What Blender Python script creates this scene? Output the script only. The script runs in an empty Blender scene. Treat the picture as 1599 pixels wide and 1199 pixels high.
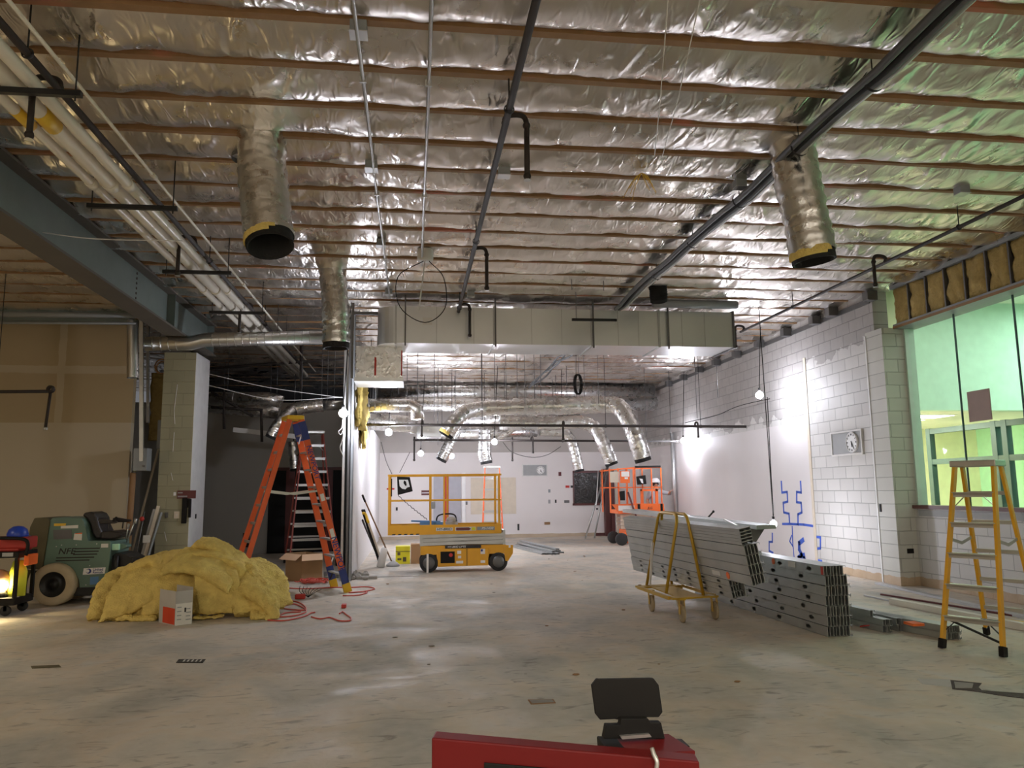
import bpy, bmesh, math, random
import numpy as np
from mathutils import Vector, Matrix, noise
S = bpy.context.scene
COL = S.collection
R = math.radians
PI = math.pi
random.seed(7)

# ------------------------------------------------------------------ camera
YAW, PITCH, ROLL, FPX = .12754, .13648, .011, 1200.0
CAM = Vector((0, 0, 1.5))
fw = Vector((math.sin(YAW)*math.cos(PITCH), math.cos(YAW)*math.cos(PITCH), math.sin(PITCH)))
_rt = Vector((math.cos(YAW), -math.sin(YAW), 0)); _up = _rt.cross(fw)
rt = _rt*math.cos(ROLL) - _up*math.sin(ROLL)
up = _up*math.cos(ROLL) + _rt*math.sin(ROLL)
cd = bpy.data.cameras.new('camera'); cam = bpy.data.objects.new('camera', cd); COL.objects.link(cam)
cam.matrix_world = Matrix(((rt.x, up.x, -fw.x, CAM.x), (rt.y, up.y, -fw.y, CAM.y), (rt.z, up.z, -fw.z, CAM.z), (0, 0, 0, 1)))
cd.sensor_fit = 'HORIZONTAL'; cd.sensor_width = 36; cd.lens = FPX/1599*36; cd.clip_start = .05; cd.clip_end = 200
S.camera = cam

# ------------------------------------------------------------------ world and exposure
w = bpy.data.worlds.new('world'); S.world = w; w.use_nodes = True
w.node_tree.nodes['Background'].inputs[0].default_value = (.9, .92, 1, 1)
w.node_tree.nodes['Background'].inputs[1].default_value = .10
S.view_settings.view_transform = 'Standard'; S.view_settings.look = 'None'
S.view_settings.exposure = 0.68; S.view_settings.gamma = 1; S.view_settings.use_curve_mapping = False

# ------------------------------------------------------------------ lamps of the place and added fill lights
def area(name, loc, sx, sy, power, color, rot=(0, 0, 0)):
    l = bpy.data.lights.new(name, 'AREA'); l.shape = 'RECTANGLE'; l.size = sx; l.size_y = sy
    l.energy = power; l.color = color
    o = bpy.data.objects.new(name, l); COL.objects.link(o); o.location = loc; o.rotation_euler = rot
    return o
# ceiling troffers of the lit room behind the window, then unseen fill added behind the camera and at left
area('room_and_fill_light', (9.1, 9.0, 4.6), 1.2, 4.5, 27, (.95, 1, .92))
area('room_and_fill_light', (9.0, 14.6, 2.72), 1.2, 2.4, 110, (1, .98, .80))
area('room_and_fill_light', (11.6, 10.0, 4.6), 1.0, 3.0, 95, (.72, 1, .82))
for _x in (-6.0, 0.0, 5.0):
    area('room_and_fill_light', (_x, -3.2, 4.3), 1.2, 2.4, 108, (1, .92, .80))  # added fill lights, no fixture seen behind the camera
area('room_and_fill_light', (-8.5, 6.5, 3.6), 1.2, 2.4, 70, (1, .84, .62))  # added warm fill brightening the left side from out of view

# ------------------------------------------------------------------ pixel -> point on a real plane (1599 x 1199 frame)
def ray(px, py):
    return rt*((px-799.5)/FPX) - up*((py-599.5)/FPX) + fw
def atY(px, py, Y):
    d = ray(px, py); return CAM + d*(Y/d.y)
def atX(px, py, X):
    d = ray(px, py); return CAM + d*(X/d.x)
def atZ(px, py, z=0.0):
    d = ray(px, py); return CAM + d*((z-1.5)/d.z)

# ------------------------------------------------------------------ materials
MATS = {}
def mat(name, col, rough=.6, metal=0.0, var=.12, scale=6, bump=0.0, bscale=40, emit=None, estr=0, spec=.5, trans=0, alpha=1):
    if name in MATS: return MATS[name]
    m = bpy.data.materials.new(name); m.use_nodes = True; nt = m.node_tree; N = nt.nodes; L = nt.links
    b = N['Principled BSDF']; b.inputs['Roughness'].default_value = rough; b.inputs['Metallic'].default_value = metal
    b.inputs['Specular IOR Level'].default_value = spec
    geo = N.new('ShaderNodeNewGeometry'); pos = geo.outputs['Position']
    n = N.new('ShaderNodeTexNoise'); n.inputs['Scale'].default_value = scale; n.inputs['Detail'].default_value = 5
    L.new(pos, n.inputs['Vector'])
    mx = N.new('ShaderNodeMix'); mx.data_type = 'RGBA'
    c = Vector(col)
    mx.inputs[6].default_value = (*[max(0, v*(1-var)) for v in c], 1); mx.inputs[7].default_value = (*[min(1, v*(1+var)) for v in c], 1)
    L.new(n.outputs['Fac'], mx.inputs[0]); L.new(mx.outputs[2], b.inputs['Base Color'])
    if bump:
        n2 = N.new('ShaderNodeTexNoise'); n2.inputs['Scale'].default_value = bscale; n2.inputs['Detail'].default_value = 6
        L.new(pos, n2.inputs['Vector'])
        bp = N.new('ShaderNodeBump'); bp.inputs['Strength'].default_value = bump; bp.inputs['Distance'].default_value = .02
        L.new(n2.outputs['Fac'], bp.inputs['Height']); L.new(bp.outputs[0], b.inputs['Normal'])
    if emit:
        b.inputs['Emission Color'].default_value = (*emit, 1); b.inputs['Emission Strength'].default_value = estr
    if trans: b.inputs['Transmission Weight'].default_value = trans
    MATS[name] = m
    return m

class G:                                                             # small node-graph helper
    def __init__(s, name):
        s.m = bpy.data.materials.new(name); s.m.use_nodes = True; s.N = s.m.node_tree.nodes; s.L = s.m.node_tree.links
        s.b = s.N['Principled BSDF']; MATS[name] = s.m
        s.pos = s.N.new('ShaderNodeNewGeometry').outputs['Position']
    def n(s, t, **k):
        x = s.N.new('ShaderNode'+t)
        for a, v in k.items(): setattr(x, a, v)
        return x
    def l(s, a, b): s.L.new(a, b)
    def mapv(s, scale=(1, 1, 1), rot=(0, 0, 0), src=None):
        x = s.n('Mapping'); x.inputs['Scale'].default_value = scale; x.inputs['Rotation'].default_value = rot
        s.l(src or s.pos, x.inputs['Vector']); return x.outputs[0]
    def noise(s, scale, detail=4, dist=0.0, src=None, rough=.5, kind='FBM'):
        x = s.n('TexNoise'); x.noise_type = kind; x.inputs['Scale'].default_value = scale; x.inputs['Detail'].default_value = detail
        x.inputs['Distortion'].default_value = dist; x.inputs['Roughness'].default_value = rough
        s.l(src or s.pos, x.inputs['Vector']); return x.outputs['Fac']
    def ramp(s, src, stops):
        x = s.n('ValToRGB'); e = x.color_ramp.elements
        while len(e) < len(stops): e.new(.5)
        for i, (p, c) in enumerate(stops):
            e[i].position = p; e[i].color = (*c, 1) if len(c) == 3 else c
        s.l(src, x.inputs[0]); return x.outputs[0]
    def mix(s, f, a, b, mode='MIX'):
        x = s.n('Mix', data_type='RGBA', blend_type=mode)
        for sock, v in ((x.inputs[0], f), (x.inputs[6], a), (x.inputs[7], b)):
            if isinstance(v, (int, float)): sock.default_value = v
            elif isinstance(v, tuple): sock.default_value = (*v, 1)
            else: s.l(v, sock)
        return x.outputs[2]
    def math(s, op, a, b=0.0, clamp=False):
        x = s.n('Math', operation=op, use_clamp=clamp)
        for sock, v in ((x.inputs[0], a), (x.inputs[1], b)):
            if isinstance(v, (int, float)): sock.default_value = v
            else: s.l(v, sock)
        return x.outputs[0]
    def xyz(s):
        x = s.n('SeparateXYZ'); s.l(s.pos, x.inputs[0]); return x.outputs
    def bump(s, h, strength, dist=.02, prev=None):
        x = s.n('Bump'); x.inputs['Strength'].default_value = strength; x.inputs['Distance'].default_value = dist
        s.l(h, x.inputs['Height'])
        if prev: s.l(prev, x.inputs['Normal'])
        return x.outputs[0]

# concrete slab
g = G('concrete_floor')
a = g.noise(.35, 6, 1.2); b2 = g.noise(1.6, 8, .8, src=g.mapv((1, .7, 1))); c2 = g.noise(9, 6, .3)
base = g.ramp(a, [(.34, (.33, .30, .25)), (.5, (.52, .465, .385)), (.66, (.66, .60, .52))])
base = g.mix(.5, base, g.ramp(b2, [(.3, (.34, .36, .34)), (.47, (.54, .50, .42)), (.58, (.68, .56, .42)), (.72, (.62, .61, .58))]))
base = g.mix(g.ramp(c2, [(.40, (0, 0, 0)), (.75, (.28, .28, .28))]), base, (.70, .66, .60))
dark = g.noise(5, 9, 2.5, src=g.mapv((.5, 1.4, 1)))
base = g.mix(g.ramp(dark, [(.58, (0, 0, 0)), (.70, (.55, .55, .55))]), base, (.16, .14, .12))
g.l(base, g.b.inputs['Base Color'])
rr = g.ramp(g.noise(1.1, 6, 1.0), [(.40, (.80,)*3), (.58, (.62,)*3), (.68, (.45,)*3)])
g.l(rr, g.b.inputs['Roughness']); g.b.inputs['Specular IOR Level'].default_value = .30
g.l(g.bump(g.noise(14, 8, .5), .18, .02), g.b.inputs['Normal'])

# foil-faced insulation
def foil(name, colA, colB, s=1.0, rough=.30, k=1.0):
    g = G(name)
    g.b.inputs['Metallic'].default_value = 1
    c = g.mix(g.noise(1.3*s, 4), colA, colB)
    red = g.ramp(g.noise(2.3*s, 3, .5, src=g.mapv((1, .35, 1))), [(.62, (0, 0, 0)), (.70, (.5, .5, .5))])
    g.l(c, g.b.inputs['Base Color'])
    g.l(g.ramp(g.noise(3.0*s, 5), [(.3, (rough-.08,)*3), (.7, (rough+.12,)*3)]), g.b.inputs['Roughness'])
    v = g.mapv((1.0, .55, 1), (0, 0, R(28)))
    r1 = g.noise(2.4*s, 4, 1.6, src=v, kind='RIDGED_MULTIFRACTAL')
    r2 = g.noise(9*s, 4, 1.0, src=g.mapv((1.4, .5, 1), (0, 0, R(35))), kind='RIDGED_MULTIFRACTAL')
    r3 = g.noise(1.1*s, 3, .6)
    n1 = g.bump(r1, .85*k, .045*k); n2 = g.bump(r2, .75*k, .016*k, n1); n3 = g.bump(r3, .7*k, .08*k, n2)
    g.l(n3, g.b.inputs['Normal'])
    return g.m
foil('foil_facing', (.66, .61, .55), (.84, .80, .76))
foil('foil_duct_wrap', (.66, .65, .63), (.84, .84, .83), 2.6, .27, .38)

# block walls: brick in a vertical plane; axes 'y' or 'x'
def block(name, axis, paint, bare, mode, mort=.78):
    g = G(name); X = g.xyz()
    v = g.n('CombineXYZ'); g.l(X[1] if axis == 'y' else X[0], v.inputs[0]); g.l(X[2], v.inputs[1])
    br = g.n('TexBrick'); br.inputs['Scale'].default_value = 1; br.inputs['Brick Width'].default_value = .405
    br.inputs['Row Height'].default_value = .203; br.inputs['Mortar Size'].default_value = .007; br.inputs['Mortar Smooth'].default_value = .35
    br.inputs['Color1'].default_value = (1, 1, 1, 1); br.inputs['Color2'].default_value = (.90, .90, .90, 1); br.inputs['Mortar'].default_value = (mort, mort, mort, 1)
    g.l(v.outputs[0], br.inputs['Vector'])
    nz = g.noise(1.5, 5)
    pc = g.mix(nz, tuple(p*.9 for p in paint), tuple(min(1, p*1.06) for p in paint))
    bc = g.mix(g.noise(7, 5), tuple(p*.85 for p in bare), tuple(p*1.1 for p in bare))
    edge = g.math('ADD', X[2], g.math('MULTIPLY', g.math('SUBTRACT', g.noise(2.2, 3, .5), .5), .9))
    if mode == 'right':
        # painted courses stop in a ragged edge; the far stretch is skim-coated lower down
        isnear = g.math('LESS_THAN', X[1], 13.5)
        lim = g.math('ADD', g.math('MULTIPLY', isnear, .95), 2.85)
        up_ = g.math('GREATER_THAN', edge, lim)
        skim = g.math('MULTIPLY', g.math('SUBTRACT', 1.0, isnear), g.math('LESS_THAN', X[2], 2.72))
        col = g.mix(up_, pc, bc)
        blk = g.mix(1.0, col, br.outputs['Color'], 'MULTIPLY')
        col = g.mix(skim, blk, g.mix(g.noise(.9, 3), (.66, .63, .62), (.76, .73, .72)))
        bf = g.math('MULTIPLY', br.outputs['Fac'], g.math('SUBTRACT', 1.0, skim))
    else:
        col = g.mix(1.0, pc, br.outputs['Color'], 'MULTIPLY'); bf = br.outputs['Fac']
    foot = g.math('LESS_THAN', g.math('ADD', X[2], g.math('MULTIPLY', g.noise(6, 4), .08)), .17)
    col = g.mix(foot, col, g.mix(g.noise(5, 4), (.40, .27, .15), (.62, .50, .36)))
    g.l(col, g.b.inputs['Base Color']); g.b.inputs['Roughness'].default_value = .6
    h = g.math('SUBTRACT', 1.0, bf)
    n1 = g.bump(h, .8, .012); n2 = g.bump(g.noise(55, 4), .12, .01, n1)
    g.l(n2, g.b.inputs['Normal'])
    return g.m
block('block_wall_right', 'y', (.66, .65, .62), (.43, .41, .39), 'right', .62)
block('block_pier', 'x', (.62, .62, .56), (.5, .5, .46), 'p', .66)
block('block_column', 'x', (.36, .34, .22), (.5, .5, .46), 'p', .90)

# taped drywall
def drywall(name, base, tape, sx, sz, off=(0, 0), z0=9, stain=None, tw=.05, axis='x'):
    g = G(name); X = g.xyz()
    h = X[0] if axis == 'x' else X[1]
    def band(c, period, o, wd):
        t = g.math('FRACT', g.math('DIVIDE', g.math('ADD', g.math('ADD', c, o), g.math('MULTIPLY', g.noise(3.5, 3), .05)), period))
        return g.math('LESS_THAN', t, wd/period)
    m1 = g.math('MAXIMUM', band(h, sx, off[0]+100, tw*2), band(X[2], sz, off[1]+100, tw*2.2))
    lo = g.math('LESS_THAN', X[2], z0)
    c = g.mix(g.noise(1.1, 5, .6), tuple(b*.88 for b in base), tuple(min(1, b*1.08) for b in base))
    c1 = g.mix(g.math('MULTIPLY', m1, .55), c, tape)
    c = g.mix(lo, c1, g.mix(g.noise(.8, 3), tuple(b*.92 for b in (stain or base)), (stain or base)))
    g.l(c, g.b.inputs['Base Color']); g.b.inputs['Roughness'].default_value = .7
    g.l(g.bump(g.noise(18, 4), .06, .01), g.b.inputs['Normal'])
    return g.m
drywall('drywall_tan', (.40, .31, .18), (.52, .45, .33), 2.44, 1.22, (1.25, .1), 2.72, (.50, .43, .31), .06)
drywall('drywall_white', (.78, .75, .73), (.84, .82, .80), 1.22, 1.22, (0, 0), 9, (.74, .72, .70), .05)
drywall('drywall_partition', (.78, .76, .76), (.86, .84, .84), 1.22, 1.22, (0, 0), 9, None, .05, 'y')
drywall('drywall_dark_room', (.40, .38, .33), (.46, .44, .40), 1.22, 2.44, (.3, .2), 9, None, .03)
g = G('wall_back_paint'); X = g.xyz()
c = g.mix(g.noise(.8, 4), (.72, .68, .66), (.82, .78, .76))
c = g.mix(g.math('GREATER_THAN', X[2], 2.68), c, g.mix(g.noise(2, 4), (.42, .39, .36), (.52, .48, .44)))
c = g.mix(g.math('LESS_THAN', g.math('ADD', X[2], g.math('MULTIPLY', g.noise(3, 2), .05)), .13), c, g.mix(g.noise(1.4, 2, .5), (.34, .25, .17), (.66, .55, .40)))
g.l(c, g.b.inputs['Base Color']); g.b.inputs['Roughness'].default_value = .6

g = G('wood_joist')
c = g.mix(g.noise(9, 5), (.21, .115, .05), (.38, .22, .10))
c = g.mix(g.ramp(g.noise(2.6, 5, .5, src=g.mapv((.5, 1, 1))), [(.60, (0, 0, 0)), (.70, (.8, .8, .8))]), c, (.50, .16, .10))
g.l(c, g.b.inputs['Base Color']); g.b.inputs['Roughness'].default_value = .7
mat('galv', (.52, .53, .53), .38, .85, .18, 5, .05, 30)
mat('galv_stud', (.47, .49, .48), .46, .7, .2, 3, .04, 12)
mat('galv_dark', (.16, .16, .16), .45, .7)
mat('sheet_metal', (.74, .76, .76), .33, .85, .12, 1.2, .04, 2)
mat('spiral_duct', (.62, .62, .60), .28, .95, .1, 2, .04, 6)
mat('black_pipe', (.030, .022, .018), .7, 0, .3)
mat('black_metal', (.02, .02, .02), .45, .3)
mat('black_plastic', (.010, .009, .008), .65, spec=.25)
mat('rubber', (.03, .03, .03), .8)
mat('liner_void_black', (.012, .012, .012), .8, bump=.4)  # black duct liner, also painted darkness of the void and door opening
mat('beam_primer', (.15, .185, .17), .55, .1, .2, 3, .08)
mat('beam_shade_brown', (.10, .088, .07), .7, 0, .2, 3, .08)  # darker brown primer, the bottom flange's shade put into its colour
mat('beam_primer_red', (.20, .09, .06), .7)
mat('white_pvc', (.74, .70, .60), .35, 0, .06)
mat('yellow_tape', (.75, .48, .04), .5)
mat('conduit', (.50, .51, .50), .3, .9)
mat('cable_grey', (.10, .105, .11), .5, .2)
mat('cable_white', (.75, .74, .72), .5)
mat('fiberglass_yellow', (.88, .62, .20), .97, 0, .30, 11, 1.0, 55, spec=.05)
mat('fiberglass_brown', (.42, .31, .12), .95, 0, .3, 10, 1.0, 30, spec=.1)
mat('kraft_brown', (.30, .17, .08), .8)
mat('cardboard', (.36, .22, .11), .8, 0, .08)
mat('cardboard_light', (.66, .44, .28), .8, 0, .06)
mat('box_grey', (.50, .48, .45), .8)
mat('box_white', (.80, .77, .72), .7)
mat('box_red', (.66, .06, .02), .6)
mat('box_yellow', (.72, .68, .02), .6)
mat('orange_fiberglass', (.80, .13, .03), .42, 0, .10)
mat('red_fiberglass', (.32, .05, .03), .5)
mat('yellow_fiberglass', (.78, .40, .02), .38, 0, .10)
mat('aluminium', (.56, .55, .52), .38, .8)
mat('yellow_plastic', (.80, .50, .02), .5)
mat('ladder_blue', (.03, .05, .22), .5)
mat('lift_yellow', (.78, .38, .02), .35, 0, .06)
mat('lift_orange', (.90, .17, .03), .35, 0, .06)
mat('cart_gold', (.55, .34, .03), .4, .25, .12)
mat('tire_tan', (.55, .46, .31), .85, 0, .15, 12)
mat('caster_tan', (.38, .30, .18), .7)
mat('machine_teal', (.125, .205, .165), .42, 0, .06)
mat('machine_olive', (.10, .085, .04), .6, 0, .2)
mat('vinyl_black', (.02, .015, .014), .42, bump=.2)
mat('sign_maroon', (.13, .03, .03), .5)
mat('door_maroon', (.10, .025, .022), .45)
mat('door_grey', (.42, .42, .46), .5)
mat('patch_cream', (.68, .60, .48), .6)
mat('white', (.85, .85, .84), .5)
mat('off_white', (.70, .69, .66), .5)
mat('label_blue', (.10, .25, .50), .5)
mat('print_black', (.02, .02, .02), .6)
mat('print_red', (.55, .04, .03), .6)
mat('blue_spray', (.05, .13, .62), .6)
mat('orange_paint', (.85, .17, .03), .6)
mat('cord_red', (.62, .10, .07), .5)
mat('level_red', (.14, .008, .008), .5, 0, .1, spec=.2)
mat('skin', (.52, .28, .19), .55)
mat('shirt_grey', (.42, .43, .46), .8, bump=.2)
mat('trousers_dark', (.05, .06, .09), .85)
mat('hair_dark', (.03, .02, .015), .7)
mat('hat_blue', (.02, .06, .45), .3)
mat('vest_orange', (.95, .16, .02), .7)
mat('vest_lime', (.70, .75, .05), .7)
mat('bag_red', (.40, .03, .02), .6)
mat('rubble', (.30, .28, .25), .9, bump=.5)
mat('hole_dark', (.06, .045, .035), .9, bump=.6)
mat('frame_teal', (.05, .085, .085), .4, .3)
mat('sill_brown', (.13, .045, .035), .5)
mat('soffit_teal', (.66, .82, .73), .6)
mat('annex_cream', (.90, .87, .62), .6)
mat('annex_ceiling', (.82, .82, .72), .7)
mat('annex_green', (.50, .84, .62), .5)
mat('grey_paint', (.28, .30, .31), .5, .2)
mat('panel_grey', (.36, .37, .37), .6)
mat('glass_patch', (.40, .30, .27), .7)
mat('bulb_glow', (1, 1, 1), .5, emit=(.86, .88, 1), estr=330)
mat('warm_glow', (1, 1, 1), .5, emit=(1, .78, .42), estr=90)
mat('lens_glow', (1, 1, 1), .5, emit=(1, .98, .85), estr=5)
gl = G('window_glass'); gl.b.inputs['Transmission Weight'].default_value = 1; gl.b.inputs['Roughness'].default_value = .01; gl.b.inputs['IOR'].default_value = 1.08; gl.b.inputs['Base Color'].default_value = (.95, 1, .97, 1)
gd = G('dark_glass'); gd.b.inputs['Base Color'].default_value = (.03, .03, .028, 1); gd.b.inputs['Roughness'].default_value = .22
gd.l(gd.bump(gd.noise(5, 4, 2), .5, .05), gd.b.inputs['Normal'])

# ------------------------------------------------------------------ mesh building
class MB:
    def __init__(s): s.v = []; s.f = []; s.sm = []
    def add(s, vs, fs, smooth=False):
        o = len(s.v); s.v += [tuple(v) for v in vs]; s.f += [tuple(i+o for i in f) for f in fs]; s.sm += [smooth]*len(fs); return s
    def bx(s, x0, x1, y0, y1, z0, z1):
        v = [(x, y, z) for z in (z0, z1) for y in (y0, y1) for x in (x0, x1)]
        return s.add(v, [(0, 2, 3, 1), (4, 5, 7, 6), (0, 1, 5, 4), (2, 6, 7, 3), (0, 4, 6, 2), (1, 3, 7, 5)])
    def bar(s, p, q, wd, h=None, upv=(0, 0, 1)):
        p = Vector(p); q = Vector(q); d = (q-p).normalized(); u = Vector(upv)
        if abs(d.dot(u)) > .97: u = Vector((0, 1, 0))
        a = d.cross(u).normalized(); b = a.cross(d).normalized(); h = h or wd
        v = [e + a*(i*wd/2) + b*(j*h/2) for e in (p, q) for j in (-1, 1) for i in (-1, 1)]
        return s.add(v, [(0, 2, 3, 1), (4, 5, 7, 6), (0, 1, 5, 4), (2, 6, 7, 3), (0, 4, 6, 2), (1, 3, 7, 5)])
    def tube(s, pts, r, n=8, caps=True, wob=0.0, twist=1):
        pts = [Vector(p) for p in pts]; m = len(pts); rs = r if isinstance(r, (list, tuple)) else [r]*m
        vs = []; u = None
        for i, p in enumerate(pts):
            d = (pts[min(i+1, m-1)] - pts[max(i-1, 0)]).normalized()
            if u is None:
                u = Vector((0, 0, 1)) if abs(d.z) < .9 else Vector((1, 0, 0))
            a = (u - d*u.dot(d)).normalized(); b = d.cross(a); u = a
            for k in range(n):
                t = 2*PI*k/n; rr = rs[i]*(1 + (random.uniform(-wob, wob) if wob else 0))
                vs.append(p + a*math.cos(t)*rr + b*math.sin(t)*rr)
        fs = [(i*n+k, i*n+(k+1) % n, (i+1)*n+(k+1) % n, (i+1)*n+k) for i in range(m-1) for k in range(n)]
        s.add(vs, fs, True)
        if caps:
            o = len(s.v)-m*n
            s.f += [tuple(o+k for k in range(n))[::-1], tuple(o+(m-1)*n+k for k in range(n))]; s.sm += [False, False]
        return s
    def cyl(s, p, q, r, n=16, r2=None): return s.tube([p, q], [r, r2 if r2 is not None else r], n)
    def prism(s, poly, axis, a, b):
        def P(u, v, t): return {'y': (u, t, v), 'x': (t, u, v), 'z': (u, v, t)}[axis]
        n = len(poly); vs = [P(u, v, a) for u, v in poly] + [P(u, v, b) for u, v in poly]
        fs = [tuple(range(n)), tuple(range(2*n-1, n-1, -1))] + [(i, i+n, (i+1) % n+n, (i+1) % n) for i in range(n)]
        return s.add(vs, fs)
    def sph(s, c, r, n=14, m=8, sq=(1, 1, 1)):
        vs = []; c = Vector(c)
        for j in range(m+1):
            t = PI*j/m
            for k in range(n): vs.append(c + Vector((math.sin(t)*math.cos(2*PI*k/n)*r*sq[0], math.sin(t)*math.sin(2*PI*k/n)*r*sq[1], math.cos(t)*r*sq[2])))
        return s.add(vs, [(j*n+k, (j+1)*n+k, (j+1)*n+(k+1) % n, j*n+(k+1) % n) for j in range(m) for k in range(n)], True)
    def lathe(s, prof, c, axis='z', n=24):
        c = Vector(c); vs = []
        for r, h in prof:
            for k in range(n):
                t = 2*PI*k/n; a, b = r*math.cos(t), r*math.sin(t)
                vs.append(c + Vector({'z': (a, b, h), 'y': (a, h, b), 'x': (h, a, b)}[axis]))
        m = len(prof)
        return s.add(vs, [(j*n+k, j*n+(k+1) % n, (j+1)*n+(k+1) % n, (j+1)*n+k) for j in range(m-1) for k in range(n)], True)
    def build(s, name, m, parent=None, bevel=0, local=False, recalc=True):
        me = bpy.data.meshes.new(name)
        if parent is not None and not local:
            inv = parent.matrix_world.inverted() if parent.get('_c') is None else Matrix.Translation(-Vector(parent['_c']))
            base = Vector((0, 0, 0)); vs = [inv @ Vector(v) for v in s.v]
        elif parent is None:
            A = np.array(s.v); base = Vector(((A[:, 0].min()+A[:, 0].max())/2, (A[:, 1].min()+A[:, 1].max())/2, A[:, 2].min())); vs = [Vector(v)-base for v in s.v]
        else: base = Vector((0, 0, 0)); vs = s.v
        me.from_pydata([tuple(v) for v in vs], [], s.f)
        me.polygons.foreach_set('use_smooth', s.sm)
        if recalc:
            bm = bmesh.new(); bm.from_mesh(me); bmesh.ops.recalc_face_normals(bm, faces=bm.faces); bm.to_mesh(me); bm.free()
        me.materials.append(MATS[m] if isinstance(m, str) else m); me.update()
        o = bpy.data.objects.new(name, me); COL.objects.link(o); o.location = base
        if parent is not None:
            o.parent = parent
            if parent.type == 'MESH': o['_c'] = None
        if bevel:
            b = o.modifiers.new('bevel', 'BEVEL'); b.width = bevel; b.segments = 2; b.limit_method = 'ANGLE'; b.angle_limit = R(40)
        return o
def clean(o):
    if '_c' in o.keys(): del o['_c']
    return o
def tag(o, label, cat, group=None, kind=None):
    o['label'] = label; o['category'] = cat
    if group: o['group'] = group
    if kind: o['kind'] = kind
    return o
def thing(name, label, cat, loc=(0, 0, 0), rz=0, group=None):
    o = bpy.data.objects.new(name, None); COL.objects.link(o); o.location = loc; o.rotation_euler = (0, 0, rz)
    o.empty_display_size = .1
    o.matrix_world = Matrix.Translation(Vector(loc)) @ Matrix.Rotation(rz, 4, 'Z')
    return tag(o, label, cat, group)
def struct(name, mb, m, parent=None, **k):
    o = mb.build(name, m, parent, **k)
    if parent is None: o['kind'] = 'structure'
    return clean(o)
def part(mb, name, m, t, bevel=0, local=False, label=None):  # returns the new child
    # world-coordinate part of a thing (local=True: already in the thing's own frame)
    inv = Matrix.Identity(4)
    if not local:
        chain = [t]
        while chain[-1].parent: chain.append(chain[-1].parent)
        M = Matrix.Identity(4)
        for q in reversed(chain): M = M @ Matrix.Translation(q.location) @ q.rotation_euler.to_matrix().to_4x4()
        inv = M.inverted()
    mb2 = MB(); mb2.v = [tuple(inv @ Vector(v)) for v in mb.v]; mb2.f = mb.f; mb2.sm = mb.sm
    o = mb2.build(name, m, t, bevel, local=True)
    clean(o)
    if label: o['label'] = label
    return o
def copy_tree(o, parent=None, label=None):
    c = o.copy(); COL.objects.link(c)
    if parent is not None: c.parent = parent
    if label: c['label'] = label
    for ch in list(o.children): copy_tree(ch, c)
    return c
def text(s, name, m, parent, loc, size, rot, ext=.001, align='CENTER', shear=0, sx=1.0, label=None):
    cu = bpy.data.curves.new(name, 'FONT'); cu.body = s; cu.size = size; cu.extrude = ext; cu.align_x = align; cu.align_y = 'CENTER'; cu.shear = shear; cu.offset = size*.012
    o = bpy.data.objects.new(name, cu); COL.objects.link(o)
    bpy.context.view_layer.update()
    me = bpy.data.meshes.new_from_object(o.evaluated_get(bpy.context.evaluated_depsgraph_get()))
    bpy.data.objects.remove(o); bpy.data.curves.remove(cu)
    me.materials.clear(); me.materials.append(MATS[m])
    o = bpy.data.objects.new(name, me); COL.objects.link(o)
    o.parent = parent; o.rotation_euler = rot; o.scale = (sx, 1, 1)
    M = Matrix.Identity(4); chain = []; q = parent
    while q: chain.append(q); q = q.parent
    for q in reversed(chain): M = M @ Matrix.Translation(q.location) @ q.rotation_euler.to_matrix().to_4x4()
    o.location = M.inverted() @ Vector(loc)
    o.rotation_euler = (M.to_3x3().inverted() @ Matrix(o.rotation_euler.to_matrix())).to_euler()
    if label: o['label'] = label
    return o
def spline(pts, n=8):
    P = [Vector(p) for p in pts]; P = [P[0]*2-P[1]] + P + [P[-1]*2-P[-2]]; out = []
    for i in range(1, len(P)-2):
        for k in range(n):
            t = k/n; a, b, c, d = P[i-1], P[i], P[i+1], P[i+2]
            out.append(.5*((2*b) + (c-a)*t + (2*a-5*b+4*c-d)*t*t + (3*b-a-3*c+d)*t**3))
    return out + [P[-2]]
# ================================================================== THE ROOM
CZ = 4.6; XR = 7.3; YB = 24.5; XL = -12.0; YF = -5.0
struct('floor', MB().bx(XL-.2, 14.2, YF-.2, 26.2, -.12, 0), 'concrete_floor')
# foil ceiling: pillowed bays between the joists
J0, JS = 4.852, .5907
joistY = [J0 + JS*k for k in range(-16, 34) if YF < J0+JS*k < YB]
def foil_ceiling():
    xs = np.arange(XL, XR+.3, .05); ys = []
    edges = [YF] + joistY + [YB]
    for a, b in zip(edges[:-1], edges[1:]):
        for k in range(11): ys.append((a + (b-a)*k/11, k/11, a))
    ys.append((YB, 1, YB)); nx, ny = len(xs), len(ys); vs = []
    for y, t, a in ys:
        puff = math.sin(PI*t)**.6 if 0 < t < 1 else 0
        asym = .012*math.sin(2*PI*t)
        for x in xs:
            n1 = noise.noise((x*.9, a*1.7, 0)); n2 = noise.noise((x*2.2+y*1.8, y*2.4, 3.0)); n3 = abs(noise.noise((x*5+y*3.0, y*3.2-x*.8, 7.0)))
            z = CZ + .075 - puff*(.085 + .035*n1) + asym + .020*n2 - .030*n3*(.5+abs(t-.5)) 
            vs.append((x, y, z))
    fs = [(j*nx+i, (j+1)*nx+i, (j+1)*nx+i+1, j*nx+i+1) for j in range(ny-1) for i in range(nx-1)]
    m = MB().add(vs, fs, True)
    return m
struct('ceiling', foil_ceiling(), 'foil_facing', recalc=False)
struct('trim_1', MB().bx(XL, 14.2, YF, 26.2, 4.95, 5.1), 'grey_paint')
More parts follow.
